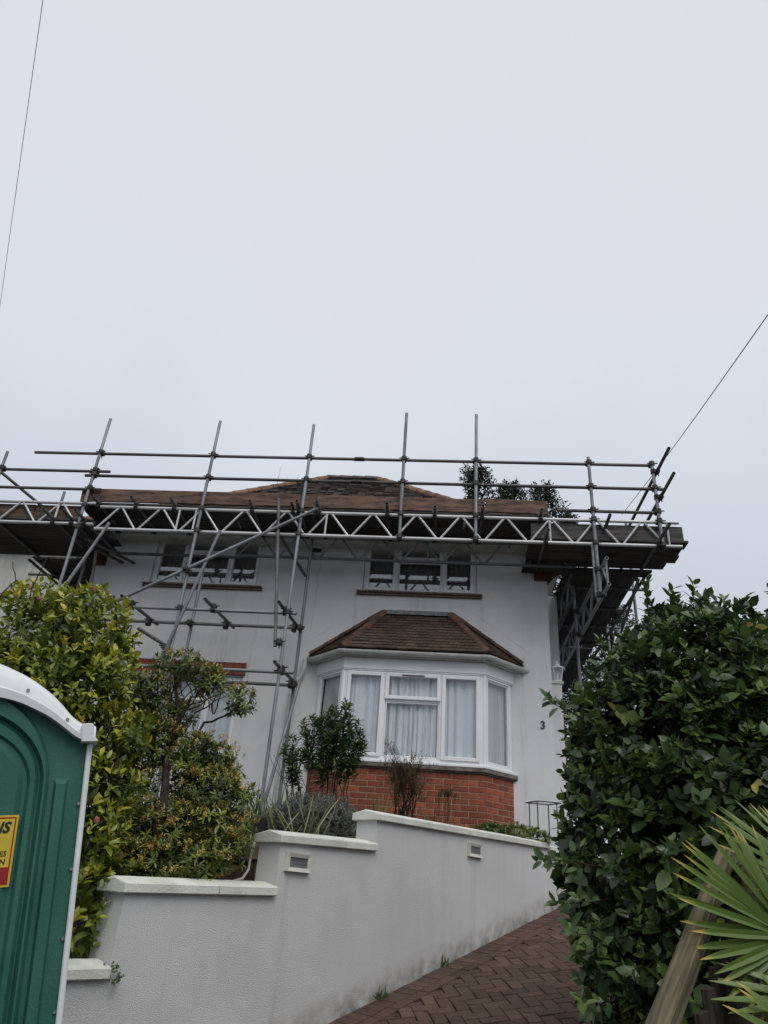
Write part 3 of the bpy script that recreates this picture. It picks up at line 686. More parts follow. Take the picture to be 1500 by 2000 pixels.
# ---- main hipped roof
ov = .36; RX0, RX1, RY0, RY1, RZ = XL-ov, XR+ov, FY-ov, DY+ov, 6.80; RR = 3.5
P0, P1, P2, P3 = Vector((RX0, RY0, RZ)), Vector((RX1, RY0, RZ)), Vector((RX1, RY1, RZ)), Vector((RX0, RY1, RZ))
T0, T1 = Vector((RX0+RR, RY0+RR, RZ+3.13)), Vector((RX1-RR, RY0+RR, RZ+3.13))
mb = MB(); mb.add([P0, P1, P2, P3, T0, T1], [(0, 1, 5, 4), (1, 2, 5), (2, 3, 4, 5), (3, 0, 4)]); roof = mb.build('roof', M_MROOF, house)
mb = MB(); mb.b(RX0+.05, RX1-.05, RY0+.05, RY1-.05, RZ-.14, RZ-.02); mb.build('soffit_box', M_UPVC2, house)
def course_mesh(mb, a, b, c, d, n, tw=.165):
    nrm = (b-a).cross(c-a).normalized(); nrm = nrm if nrm.z > 0 else -nrm
    for k in range(n):
        l0, r0 = a.lerp(c, k/n), b.lerp(d, k/n); l1, r1 = a.lerp(c, min(1, (k+1.25)/n)), b.lerp(d, min(1, (k+1.25)/n)); w = (r0-l0).length; m_ = max(1, int(w/tw))
        for j in range(m_):
            o_ = .5 if k % 2 else 0; t0, t1 = (j+o_)/m_, (j+1+o_)/m_-.004
            if t1 > 1: continue
            h = .034+random.uniform(-.007, .009); q0, q1 = l0.lerp(r0, t0)+nrm*h, l0.lerp(r0, t1)+nrm*(h+random.uniform(-.003, .003)); u0, u1 = l1.lerp(r1, t0)+nrm*.012, l1.lerp(r1, t1)+nrm*.012
            mb.add([q0, q1, u1, u0, q0-nrm*.016, q1-nrm*.016], [(0, 1, 2, 3), (4, 5, 1, 0)])
mb = MB(); course_mesh(mb, P0, P1, T0, T1, 44); course_mesh(mb, P1, P2, T1, T1, 30, .4); course_mesh(mb, P3, P0, T0, T0, 30, .4)
tag(mb.build('roof_tiles', M_MROOF, roof), kind='stuff')
hip_run(P0, T0, 18, .10, M_MHIP, roof); hip_run(P1, T1, 18, .10, M_MHIP, roof); hip_run(T0, T1, 4, .10, M_MROOF, roof, 'ridge_tile')

# ---- things fixed to the house
al = thing('alarm_box', (-2.10, FY, 6.58), 'white alarm box high on the wall between the upstairs windows', 'alarm box')
MB().prism([(-2.20, FY-.075, 6.62), (-2.00, FY-.075, 6.62), (-1.98, FY-.075, 6.86), (-2.22, FY-.075, 6.86)], (0, .074, 0)).build('case', M_UPVC, al, bev=.012)
MB().prism([(-2.19, FY-.08, 6.575), (-2.01, FY-.08, 6.575), (-2.0, FY-.08, 6.619), (-2.20, FY-.08, 6.619)], (0, .078, 0)).build('strobe_lens', M_BLACK, al, bev=.008)
tm = text_mesh('ALARMS', .052, M_INK, offset=.0015)
inst('lettering', tm, Matrix.Translation((-2.2, FY-.078, 6.70)) @ Matrix.Rotation(R(90), 4, 'X'), al)
for x0 in (-2.36, -1.86):
    v = thing('air_vent', (x0, FY, 6.72), 'small dotted air vent %s the alarm box' % ('left of' if x0 < -2.2 else 'right of'), 'vent', 'air vents by the alarm')
    MB().b(x0, x0+.15, FY-.006, FY-.001, 6.71, 6.79).build('plate', M_RENDER, v)
    for a in range(4):
        for b in range(2): MB().b(x0+.012+a*.036, x0+.028+a*.036, FY-.009, FY-.0065, 6.722+b*.034, 6.738+b*.034).build('hole', M_BLACK, v)
n3 = text_mesh('3', .155, M_BLACK, ext=.006, offset=.001)
o = inst('house_number', n3, Matrix.Translation((1.435, FY-.008, 3.92)) @ Matrix.Rotation(R(90), 4, 'X'), None); tag(o, 'black house number 3 on the white wall beside the hedge', 'house number')
tag(MB().tube([(-2.00, FY-.006, 6.58), (-2.01, FY-.006, 6.0), (-2.025, FY-.006, 5.26)], .0035, 5).build('alarm_cable', M_CREAM, origin=(-2.02, FY, 5.26)), 'thin cable running down the wall from the alarm box', 'cable')
pil = thing('gate_pillar', (1.72, 10.72, 2.4), 'rendered pillar with white cap at the right corner of the house', 'pillar')
MB().b(1.655, 1.80, 10.62, 10.82, 2.2, 4.62).build('shaft', M_RENDER, pil); MB().b(1.64, 1.83, 10.6, 10.84, 4.623, 4.67).build('cap', M_COPE, pil, bev=.008)
MB().tube([(1.65, 10.6, 4.36), (2.3, 10.7, 4.33)], .006, 5).build('latch_bar', M_BLACK, pil)
lan = thing('lantern', (1.76, 10.7, 4.672), 'small white coach lantern standing on the rendered pillar', 'lantern')
lm = MB(); c = Vector((1.76, 10.7, 4.675))
for a in range(4):
    t = R(45+90*a); lm.tube([c+Vector((math.cos(t)*.06, math.sin(t)*.06, .0)), c+Vector((math.cos(t)*.1, math.sin(t)*.1, .2))], .008, 5)
lm.build('cage', M_UPVC, lan); MB().tube([c, c+Vector((0, 0, .02))], [.075, .065], 8).build('base', M_UPVC, lan)
MB().tube([c+Vector((0, 0, .2)), c+Vector((0, 0, .215)), c+Vector((0, 0, .25)), c+Vector((0, 0, .3)), c+Vector((0, 0, .335))], [.12, .115, .05, .018, .005], 8).build('cap', M_UPVC, lan)
MB().tube([c+Vector((0, 0, .02)), c+Vector((0, 0, .13))], .014, 6).build('bulb', M_UPVC, lan)

# ---- neighbour's house on the left
nb = thing('neighbour_house', (-10, 12, 2), 'grey rendered neighbouring house at the left edge with dark tiled roof', 'house')
MB().b(-14, -7.05, 12.0, 18, 1.0, 7.25).build('wall', M_RENDER2, nb)
MB().b(-8.05, -7.85, 11.985, 12.0-.001, 1.0, 7.2).build('downpipe', M_RENDER2, nb)
n0, n1, n2, n3_ = Vector((-14.3, 11.7, 7.25)), Vector((-6.8, 11.7, 7.25)), Vector((-6.8, 18.3, 7.25)), Vector((-14.3, 18.3, 7.25)); nt = Vector((-10.2, 15, 9.6)); nt0 = Vector((-11, 15, 9.6))
mb = MB(); mb.add([n0, n1, n2, n3_, nt, nt0], [(0, 1, 4, 5), (1, 2, 4), (2, 3, 5, 4), (3, 0, 5), (0, 3, 2, 1)]); nr_ = mb.build('roof', M_MROOF, nb)
mb = MB(); course_mesh(mb, n0, n1, nt0, nt, 24, .3); course_mesh(mb, n1, n2, nt, nt, 24, .3); tag(mb.build('roof_tiles', M_MROOF, nr_), kind='stuff')

# ------------------------------------------------------------------ scaffolding
scaf = thing('scaffold', (-2.1, 9.25, 2.4), 'tube and board scaffolding with lattice beams wrapped round the house front', 'scaffold')
def tube_unit(rad, mat, n=12):
    mb = MB(); ri = rad*.82
    ring = lambda r, z: [(r*math.cos(2*math.pi*j/n), r*math.sin(2*math.pi*j/n), z) for j in range(n)]
    mb.add(ring(rad, 0)+ring(rad, 1)+ring(ri, 0)+ring(ri, 1)+ring(ri, .03)+ring(ri, .97),
           [(j, (j+1) % n, n+(j+1) % n, n+j) for j in range(n)]
           + [(j, 2*n+j, 2*n+(j+1) % n, (j+1) % n) for j in range(n)]+[(n+j, n+(j+1) % n, 3*n+(j+1) % n, 3*n+j) for j in range(n)]
           + [(2*n+j, 4*n+j, 4*n+(j+1) % n, 2*n+(j+1) % n) for j in range(n)]+[(3*n+j, 3*n+(j+1) % n, 5*n+(j+1) % n, 5*n+j) for j in range(n)]
           + [tuple(range(4*n, 5*n)), tuple(range(5*n, 6*n))])
    return mb.mesh('tube', mat, smooth=True)
RT_ = .0242
U_ST, U_SD, U_AL = tube_unit(RT_, M_STEEL), tube_unit(RT_, M_STEELD), tube_unit(RT_, M_ALU); U_STRUT = tube_unit(.0165, M_ALU, 8); U_STRUTD = tube_unit(.0165, M_STEEL, 8)
def pole(name, a, b, me=None, parent=None):
    a, b = Vector(a), Vector(b); d = b-a
    q = d.to_track_quat('Z', 'Y').to_matrix().to_4x4(); Mx = Matrix.Translation(a) @ q @ Matrix.Diagonal((1, 1, d.length, 1))
    return inst(name, me or U_ST, Mx, parent or scaf)
# coupler: two collars at right angles with flap bolts
cm = MB(); cm.tube([(0, 0, -.026), (0, 0, .026)], .0345, 10); cm.tube([(-.026, .05, 0), (.026, .05, 0)], .0345, 10); cm.box((0, .025, 0), (.05, .03, .05))
cm.tube([(.03, -.005, 0), (.068, -.012, 0)], .008, 6); cm.tube([(-.03, -.005, 0), (-.06, -.012, 0)], .0075, 6); cm.tube([(0, .055, .03), (0, .062, .066)], .008, 6); cm.tube([(0, .055, -.03), (0, .06, -.062)], .0075, 6)
cm.v = [(x*1.22, y*1.0+(y-.025)*.15, z*1.22) for x, y, z in cm.v]; COUP = cm.mesh('coupler', M_COUP)
sl = MB(); sl.tube([(0, 0, -.08), (0, 0, .08)], .032, 10); sl.box((0, -.03, 0), (.03, .03, .13)); SLEEVE = sl.mesh('sleeve_coupler', M_COUP)
def coupler(p, a1=(0, 0, 1), a2=(1, 0, 0), to=(0, 1, 0)):
    z = Vector(a1).normalized(); y = Vector(to); y = (y-z*y.dot(z)).normalized(); x = y.cross(z)
    Mx = Matrix((x, y, z)).transposed().to_4x4() @ Matrix.Rotation(random.gauss(0, .08), 4, 'Z'); Mx.translation = Vector(p); return inst('coupler', COUP, Mx, scaf)
YS, YB, YR = 9.25, 9.30, 10.10
GZ = 2.42
STD = [(-7.13, 7.64, 1.0), (-5.56, 8.33, 1.4), (-3.70, 8.32, 2.2), (-2.15, 8.28, 2.44), (-.655, 8.54, 6.27), (.454, 8.535, 6.28), (2.16, 7.765, 5.50), (3.09, 7.715, 6.30)]
for x, t, b_ in STD: pole('standard', (x, YS, b_), (x+random.uniform(-.01, .01), YS, t))
rails = [(-6.70, 3.12, 7.67), (-5.73, 3.24, 7.252), (1.65, 3.14, 6.848), (-8.8, -5.34, 7.332), (-8.8, -5.40, 6.998)]
for x0, x1, z in rails:
    pole('guard_rail', (x0, YB, z), (x1, YB, z), U_SD)
    for x, t, b_ in STD:
        if x0 < x < x1+.05 and b_ < z < t+.02: coupler((x, YS, z), to=(0, 1, 0))
for x, z in ((-1.36, 7.67), (-1.37, 7.252)):
    inst('sleeve_coupler', SLEEVE, Matrix.Translation((x, YB, z)) @ Matrix.Rotation(R(90), 4, 'Y'), scaf)
def lattice(a, b, zt, zb, mech, mest, panel=.327, verts=()):
    """two chords and zigzag struts between horizontal points a and b"""
    a, b = Vector((*a, 0)), Vector((*b, 0)); d = b-a; Ln = d.length; d.normalize(); Z = Vector((0, 0, 1))
    o = bpy.data.objects.new('lattice_beam', None); o.matrix_basis = Matrix.Translation(a+Z*zb); link(o, scaf)
    pole('chord', a+Z*zt, b+Z*zt, mech, o); pole('chord', a+Z*zb, b+Z*zb, mech, o)
    n = int(Ln/panel); k = 0
    for i in range(n):
        p0, p1 = i*panel+.03, (i+1)*panel-.03
        za, zc = (zb+.015, zt-.015) if i % 2 == 0 else (zt-.015, zb+.015)
        pole('strut', a+d*p0+Z*za, a+d*p1+Z*zc, mest, o)
    for v in verts: pole('strut', a+d*v+Z*(zb+.015), a+d*v+Z*(zt-.015), mest, o)
    return o
BT, BB = 6.69, 6.308
lattice((-5.32, YB), (3.37, YB), BT, BB, U_AL, U_STRUT, verts=(1.27, 1.53, 3.55, 6.85, 8.52))
lattice((-8.9, YB-.0), (-5.36, YB+.0), BT+.05, BB+.075, U_AL, U_STRUT, verts=(2.9,))
lattice((-3.3, YR), (2.0, YR), BT, BB, U_ST, U_STRUTD, verts=(3.05,))
pole('ledger', (-5.35, YR+.02, BB-.02), (-3.2, YR+.02, BB-.02), U_SD)
for x, t, b_ in STD:
    for z in (BT, BB):
        if b_-.05 < z < t and x < 3.3: coupler((x, YS, z+(.06 if x < -6 else 0)), to=(0, 1, 0))
# transoms across the front platform
ZT = BT+.05
TX = [-5.36, -4.75, -4.14, -2.92, -2.29, -2.20, -1.90, -.855, -.15, .55, 1.40]
for x in TX:
    y0, y1 = 9.08+random.uniform(-.05, .05), 10.38+random.uniform(-.02, .04)
    if x in (-2.29, -2.20): y0 -= .02
    pole('transom', (x, y0, ZT), (x+random.uniform(-.03, .03), y1, ZT), U_SD)
    coupler((x, YB, BT+.0), (1, 0, 0), (0, 1, 0), (0, 0, 1)); coupler((x, YR, BT), (1, 0, 0), (0, 1, 0), (0, 0, 1))
# boards
bc = {}
def board(name, p0, p1, w=.225, th=.038, mat=None, upright=False, parent=None):
    a, b = Vector(p0), Vector(p1); d = b-a; Ln = round(d.length, 2); key = (Ln, w, th, (mat or M_BOARD).name, upright)
    if key not in bc:
        bc[key] = (MB().box((0, 0, 0), (Ln, th, w)) if upright else MB().box((0, 0, 0), (Ln, w, th))).mesh(name, mat or M_BOARD, bev=.004)
    Mx = frame_M((a+b)/2+Vector((random.uniform(-.02, .02) if abs(d.x) > abs(d.y) else 0, 0, random.uniform(-.003, .003))), d, (0, 0, 1)); return inst(name, bc[key], Mx, scaf)
zb_ = ZT+RT_+.02
for r_ in range(4):
    y = 9.47+r_*.232; cuts = [-5.72, -3.3-(r_ % 2)*.6, -.2+(r_ % 2)*.5, 1.58]
    for a, b in zip(cuts[:-1], cuts[1:]): board('scaffold_board', (a, y, zb_), (b-.01, y, zb_+.001*r_))
for a, b in ((-5.70, -5.52), (-5.52, -1.95), (-1.945, .60), (.605, 1.515)): board('toe_board', (a, 9.36, zb_+.135+random.uniform(-.006, .012)), (b, 9.36, zb_+.135+random.uniform(-.006, .012)), mat=M_TOE, upright=True)
# right corner platform, one lift lower
ZR = BB+.05
for x in (1.46, 3.04): pole('transom', (x, 8.72 if x > 2 else 9.0, ZR), (x, 10.62 if x > 2 else 10.35, ZR), U_SD); coupler((x, YB, BB), (1, 0, 0), (0, 1, 0), (0, 0, 1))
pole('transom', (2.32, 8.95, 6.60), (2.32, 9.9, 6.52), U_SD)
zr = ZR+RT_+.02
for r_ in range(4): board('scaffold_board', (1.24+.03*(r_ % 2), 9.44+r_*.232, zr), (3.47-.10*(r_ == 3), 9.44+r_*.232, zr))
board('scaffold_board', (1.25, 10.36, zr-.045), (3.22, 10.36, zr-.045))
board('toe_board', (1.27, 9.355, zr+.135), (3.43, 9.355, zr+.135), upright=True)
# return along the right side of the house
for r_ in range(5):
    x = 2.02+r_*.232; board('scaffold_board', (x, 10.5, zr-.002), (x, 14.1-.1*(r_ % 2), zr-.002)); board('scaffold_board', (x, 14.15, zr-.002), (x, 17.5, zr-.002))
for y in (11.0, 11.9, 12.8, 13.8, 14.9): pole('transom', (1.95, y, ZR-.002), (3.3, y, ZR-.002), U_SD)
lattice((2.2, 8.88), (2.2, 15.5), 5.89, 5.51, U_ST, U_STRUTD, panel=.33, verts=(.06, 2.4))
lattice((1.98, 10.2), (1.98, 15.5), 6.25, 5.87, U_SD, U_STRUTD, panel=.33)
for y, z0 in ((9.3, 5.49), (10.9, 2.3), (13.0, 2.3), (15.2, 2.3)): pole('standard', (2.14 if y > 10 else 2.12, y, z0), (2.12, y, 6.34))
for y in (11.2, 13.2, 15.4): pole('standard', (3.16, y, 2.3), (3.16, y, 7.75))
for z, y0 in ((7.53, 8.62), (7.085, 8.58)):
    pole('guard_rail', (3.15, y0, z), (3.15, 15.8, z), U_SD); coupler((3.10, YS, z), (0, 0, 1), (0, 1, 0), (1, 0, 0))
    for y in (11.2, 13.2): coupler((3.16, y, z), (0, 0, 1), (0, 1, 0), (-1, 0, 0))
pole('brace', (3.06, 10.5, 6.32), (2.98, 13.6, 5.2), U_ST); pole('ledger', (3.12, 10.4, 6.3), (3.12, 15.6, 6.3), U_SD)
pole('ledger', (2.2, 11.0, 4.4), (2.2, 15.0, 4.4), U_SD); pole('ledger', (3.16, 11.0, 4.4), (3.16, 15.6, 4.4), U_SD)
for p in ((2.15, YS, 5.89), (2.15, YS, 5.51)): coupler(p, (0, 0, 1), (0, 1, 0), (1, 0, 0))
coupler((2.14, 10.9, 5.89), (0, 0, 1), (0, 1, 0), (1, 0, 0)); coupler((2.14, 10.9, 5.51), (0, 0, 1), (0, 1, 0), (1, 0, 0))
# left corner platform and return
ZL = BB+.075+.05; zl = ZL+RT_+.02
for x in (-7.0, -6.0, -5.7, -5.50): pole('transom', (x, 8.95, ZL), (x+.05, 10.8, ZL), U_SD); coupler((x, YB, BB+.075), (1, 0, 0), (0, 1, 0), (0, 0, 1))
for r_ in range(6): board('scaffold_board', (-8.9, 9.45+r_*.226, zl), (-5.42+.12*(r_ % 2)-.05*(r_ > 3), 9.45+r_*.226, zl))
for a, b in ((-8.9, -6.4), (-6.39, -5.62)): board('toe_board', (a, 9.36, zl+.13), (b, 9.36, zl+.13), mat=M_TOE, upright=True)
for r_ in range(5): board('scaffold_board', (-6.92+r_*.232, 10.75, zl-.03), (-6.92+r_*.232, 16.0, zl-.03))
for x in (-7.05, -6.98): pole('ledger', (x, 10.6, ZL-.05-(x < -7)*.05), (x, 16.0, ZL-.05-(x < -7)*.05), U_SD)
for y in (11.4, 12.4, 13.4): pole('transom', (-7.5, y, ZL-.03), (-5.95, y, ZL-.03), U_SD); coupler((-7.0, y, ZL-.05), (1, 0, 0), (0, 1, 0), (0, 0, 1))
pole('standard', (-6.99, 11.9, 1.5), (-6.99, 11.9, 6.4)); pole('brace', (-7.35, 11.3, 4.4), (-6.95, 11.9, 6.3)); pole('standard', (-6.72, 10.45, 6.4), (-6.72, 10.45, 7.6), U_ST)
pole('ledger', (-8.2, 11.6, 6.0), (-6.6, 11.6, 5.98), U_SD)
pole('guard_rail', (-7.12, 9.25, 7.25), (-6.05, 10.5, 6.62), U_SD)
for x in (-5.3, -5.1): pole('ledger', (x-.5, 9.6, 6.28), (x+.15, 10.75, 6.27), U_SD)
pole('standard', (-5.62, 9.95, 1.8), (-5.70, 9.95, 7.0), U_SD)
pole('brace', (-5.52, 9.9, 6.2), (-5.42, 10.1, 4.6), U_SD)
# braces and lower frame, left of the bay
pole('brace', (-1.89, 9.17, 6.70), (-4.95, 9.17, 4.90), U_ST); pole('brace', (-3.32, 9.19, 6.28), (-3.80, 9.19, 4.22), U_ST); pole('brace', (-5.05, 9.19, 6.36), (-5.75, 9.17, 4.45), U_ST)
pole('brace', (-2.515, 9.2, 6.86), (-2.245, 9.2, 4.55), U_SD)
pole('standard', (-2.10, YR-.05, 2.42), (-2.10, YR-.05, 6.62)); pole('standard', (-3.78, YR-.05, 2.2), (-3.78, YR-.05, 6.0))
pole('brace', (-2.0, 9.95, 4.3), (-2.22, 9.6, 2.44), U_ST)
pole('brace', (-2.45, 9.3, 6.3), (-2.12, 10.0, 5.95), U_SD)
for y, z, x0, x1, u in ((YB, 5.072, -5.7, -2.03, U_ST), (9.98, 5.10, -5.5, -2.04, U_SD), (YB, 4.23, -5.6, -1.97, U_ST), (9.98, 4.24, -5.5, -2.0, U_SD)):
    pole('ledger', (x0, y, z), (x1, y, z), u)
    for x in (-5.56, -3.70, -2.15):
        coupler((x if y < 9.5 else x+(.05 if x > -3 else -.08), y-.05, z), to=(0, 1, 0))
for x, z in ((-4.46, 5.125), (-3.26, 5.125), (-2.22, 5.125), (-4.5, 4.285), (-2.16, 4.285)):
    pole('transom', (x-.02, 9.02, z), (x+.1, 10.16, z), U_SD)
    for y in (YB, 9.98): coupler((x+.03, y, z-.05), (1, 0, 0), (0, 1, 0), (0, 0, 1))
pole('transom', (-4.10, 8.95, 4.64), (-3.75, 9.3, 4.50), U_SD); coupler((-3.78, 9.2, 4.48), (.2, 0, 1), (0, 1, 0), (0, 1, 0))
coupler((-2.2, 9.19, 4.62), (0, 0, 1), (1, 0, 0), (0, 1, 0)); coupler((-3.70, 9.2, 5.63), (0, 0, 1), (1, 0, .6), (0, -1, 0)); coupler((-1.93, 9.2, 6.69), (1, 0, 0), (0, 1, 0), (0, 1, 0))
for x, y, z in ((-2.15, YS, GZ), (-2.10, YR-.05, GZ)): MB().b(x-.075, x+.075, y-.075, y+.075, z, z+.012).build('base_plate', M_COUP, scaf)

# overhead cables
for nm, a, b, lb in (('overhead_cable', (-2.93, 0.0, 14.132), (-14.05, 16.0, 15.794), 'thin overhead cable crossing the sky at the left edge'), ('overhead_cable', (3.468, 6.0, 7.52), (3.889, 14.0, 9.44), 'thin overhead cable running down to the scaffold at the right')):
    a, b = Vector(a), Vector(b)
    pts = [a.lerp(b, t)-Vector((0, 0, .05*math.sin(math.pi*t))) for t in np.linspace(-.35 if b.x > 0 else -.5, 1 if b.x > 0 else 1.7, 17)]
    o = MB().tube(pts, .006, 5).build(nm, M_WIRE, origin=tuple(pts[-1])); tag(o, lb, 'cable')

# ------------------------------------------------------------------ portable toilet
PH = R(8.0); P0L = (-1.403, 2.898, 2.084)
_lm = Matrix.Translation(P0L) @ Matrix.Rotation(R(28), 4, 'Z') @ Matrix.Rotation(-PH, 4, 'Y') @ Matrix.Translation((0, 0, -2.05))
loo = thing('portable_toilet', _lm.translation, 'green portable toilet with white arched roof leaning at the left edge', 'toilet', rot=_lm.to_3x3().to_4x4())
XC = -.52
def arch(r, z0, zc, k=1.0, n=28):
    return [(XC+r, z0)]+[(XC+r*math.cos(t), zc+k*r*math.sin(t)) for t in np.linspace(0, math.pi, n)]+[(XC-r, z0)]
MB().b(-1.028, -.012, .036, 1.02, .12, 2.02).build('cabin', M_GREEN, loo, bev=.01, local=True)
def roof_low(x):
    q = abs(x-XC); return float(np.interp(q, [0, .159, .235, .356, .484, .541], [2.248, 2.230, 2.213, 2.156, 2.059, 2.064]))
def roof_top(x):
    q = abs(x-XC); return float(np.interp(q, [0, .138, .258, .363, .465, .524], [2.412, 2.380, 2.326, 2.252, 2.140, 2.131]))
def smooth_f(f, x): return sum(f(x+.012*k) for k in range(-3, 4))/7
xs = np.linspace(-1.026, -.014, 40)
MB().grid([[(x, .03, .12) for x in xs], [(x, .03, roof_low(x)+.025) for x in xs]]).build('side_panel', M_GREEN, loo, local=True)
def arch_band(r0, k0, r1, k1, y0, y1, name, zb=.35):
    """raised moulding between two concentric arches"""
    ch = .013; Rws = [(r0, k0, y0), (r0+ch, k0, y1), (r1-ch, k1, y1), (r1, k1, y0)]
    MB().grid([[(x, y, z) for x, z in arch(r, zb, 1.9, k)] for r, k, y in Rws]).build(name, M_GREEN, loo, local=True, smooth=True)
arch_band(.350, .83, .383, 1.0, .0305, .000, 'arch_moulding'); arch_band(.303, .75, .346, .83, .0310, .016, 'arch_moulding')
m_ = MB(); c_ = [(x, .014, z) for x, z in arch(.272, .35, 1.9, .72)]; m_.grid([[(x, .0308, z) for x, z in arch(.292, .35, 1.9, .74)], c_]); m_.add(c_, [tuple(range(len(c_)))]); m_.build('raised_panel', M_GREEN, loo, local=True)
for x in (-.094, XC*2+.094):
    rows = [[(x-.026, .0305, .3), (x-.017, .010, .32), (x+.017, .010, .32), (x+.026, .0305, .3)], [(x-.026, .0305, 1.925), (x-.017, .010, 1.905), (x+.017, .010, 1.905), (x+.026, .0305, 1.925)], [(x-.026, .0305, 1.927), (x-.02, .0305, 1.927), (x+.02, .0305, 1.927), (x+.026, .0305, 1.927)]]
    MB().grid(rows).build('rib', M_GREEN, loo, local=True)
for x in (-.004, -1.036): MB().b(x-.0105, x+.0105, .012, .07, .1, 2.06).build('corner_trim', M_LOOW, loo, local=True, bev=.004)
xs = np.linspace(-1.052, .012, 61)
def edge(dy, k, dz=0): return [(x, dy, smooth_f(roof_low, x)*(1-k)+smooth_f(roof_top, x)*k+dz) for x in xs]
rows = [edge(.03, 0), edge(-.026, 0), edge(-.028, .26), edge(-.006, .34), edge(-.002, .64), edge(.012, .82), edge(.05, 1.0), edge(.98, 1.0), edge(1.03, .8), edge(1.04, 0)]
ro = MB().grid(rows).build('roof', M_LOOW, loo, local=True, smooth=True)
for s2 in (1, -1):
    f = lambda x: x if s2 > 0 else 2*XC-x
    MB().prism([(f(x), -.030, z) for x, z in ((-.045, 2.128), (-.006, 2.132), (.002, 2.122), (.003, 2.083), (.022, 2.066), (.022, 2.058), (-.04, 2.058))], (0, 1.06, 0)).build('roof_corner', M_LOOW, ro, local=True, bev=.003)
bolt_me = MB().tube([(0, -.004, 0), (0, .006, 0)], .0065, 8).mesh('bolt', M_BOLT)
for z in (1.832, 1.601, 1.373, 1.15, .9, .65): inst('bolt', bolt_me, Matrix.Translation((-.021, .026, z)), loo, True)
for x in (-.26, -.10, -.43):
    z = smooth_f(roof_low, x)*.5+smooth_f(roof_top, x)*.5; inst('bolt', bolt_me, Matrix.Translation((x, -.006, z)), loo, True)
# advertising sticker, cut by the edge of the picture
stk = MB().b(-.80, -.226, .0105, .0125, 1.556, 1.798).build('sticker', M_YEL, loo, local=True)
def flat(name, x0, x1, z0, z1, mat, y=.0098): return MB().b(x0, x1, y, y+.0004, z0, z1).build(name, mat, stk, local=True)
for a in ((-.793, -.233, 1.786, 1.791), (-.2375, -.233, 1.621, 1.786), (-.793, -.7885, 1.621, 1.786)): flat('border_line', *a, M_RED)
flat('red_band', -.793, -.233, 1.563, 1.621, M_RED)
def word(t, size, xr, z, shear=0, off=0):
    me = text_mesh(t, size, M_INK, shear, .0002, off); xm = max(v.co.x for v in me.vertices)
    inst('lettering', me, Matrix.Translation((xr-xm, .0095, z)) @ Matrix.Rotation(R(90), 4, 'X'), stk, True)
word('NS', .052, -.246, 1.738, .22, .002); word('ES', .025, -.250, 1.658, .1, .0004); word('N', .025, -.251, 1.631, .1, .0004)

# ------------------------------------------------------------------ plants
def ell(L, ky=1.0): return [(x, y, z, rx, (rx+rz)/2*ky, rz) for x, y, z, rx, rz in L]
# laurel hedge on the right
hg = thing('laurel_hedge', (1.6, 4.9, .9), 'tall dark glossy laurel hedge at the right of the driveway', 'hedge')
H = [(1.62, 4.95, 1.95, .80, .80, .95), (1.40, 4.9, 2.55, .52, .6, .62), (1.72, 5.0, 2.88, .55, .65, .66), (2.15, 5.0, 2.55, .5, .7, .62), (2.6, 5.0, 2.15, .8, .8, .95), (1.5, 4.7, 1.25, .68, .7, .7), (2.2, 4.7, 1.3, .9, .8, .8), (2.78, 5.6, 3.45, .26, .3, .42)]
H = [(x+.07, y, z, a_, b_, c_) for x, y, z, a_, b_, c_ in H]
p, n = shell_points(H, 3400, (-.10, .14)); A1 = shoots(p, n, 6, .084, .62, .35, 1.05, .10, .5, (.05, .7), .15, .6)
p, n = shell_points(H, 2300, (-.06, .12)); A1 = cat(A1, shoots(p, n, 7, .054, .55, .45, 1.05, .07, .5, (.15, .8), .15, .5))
H = [(x+.07, y, z, a_, b_, c_) for x, y, z, a_, b_, c_ in H]
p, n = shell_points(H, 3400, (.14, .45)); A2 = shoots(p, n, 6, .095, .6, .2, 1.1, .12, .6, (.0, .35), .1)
# brighter young rosettes and long shoots sticking out
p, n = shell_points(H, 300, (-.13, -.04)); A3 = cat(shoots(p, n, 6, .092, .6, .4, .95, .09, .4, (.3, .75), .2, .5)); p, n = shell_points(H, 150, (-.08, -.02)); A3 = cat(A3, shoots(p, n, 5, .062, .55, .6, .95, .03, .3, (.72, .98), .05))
sp = []; mb = MB()
for (a, b) in (((1.40, 4.75, 3.2), (1.40, 4.65, 3.62)), ((1.55, 4.75, 3.3), (1.55, 4.65, 3.56)), ((1.75, 4.9, 3.4), (1.76, 4.8, 3.68)), ((1.95, 4.9, 3.3), (1.97, 4.8, 3.56)), ((1.15, 4.7, 2.9), (1.06, 4.6, 3.16)), ((.95, 4.6, 2.62), (.67, 4.4, 2.74)), ((.95, 4.5, 1.85), (.58, 4.2, 1.85)), ((.95, 4.5, 1.7), (.66, 4.2, 1.66)), ((.95, 4.4, 1.45), (.66, 4.0, 1.55)), ((.95, 4.4, 1.25), (.7, 4.0, 1.25)), ((2.7, 5.5, 3.7), (2.66, 5.5, 3.98)), ((.9, 4.5, 1.05), (.72, 3.95, 1.1))):
    a, b = np.array(a), np.array(b); limb(mb, [a, (a+b)/2+rng.normal(size=3)*.02, b], .006, .002, 5, .006)
    for t in (.35, .6, .8, 1.0): sp.append((a+(b-a)*t, unit(b-a)))
p = np.array([q[0] for q in sp]); n = np.array([q[1] for q in sp]); A4 = shoots(p, n, 5, .082, .5, .2, .95, .07, .25, (.3, .6), .2)
foliage('laurel', cat(A1, A2, A3, A4), M_LEAFH, hg, 300, 'leaf', .58, .2, .15)
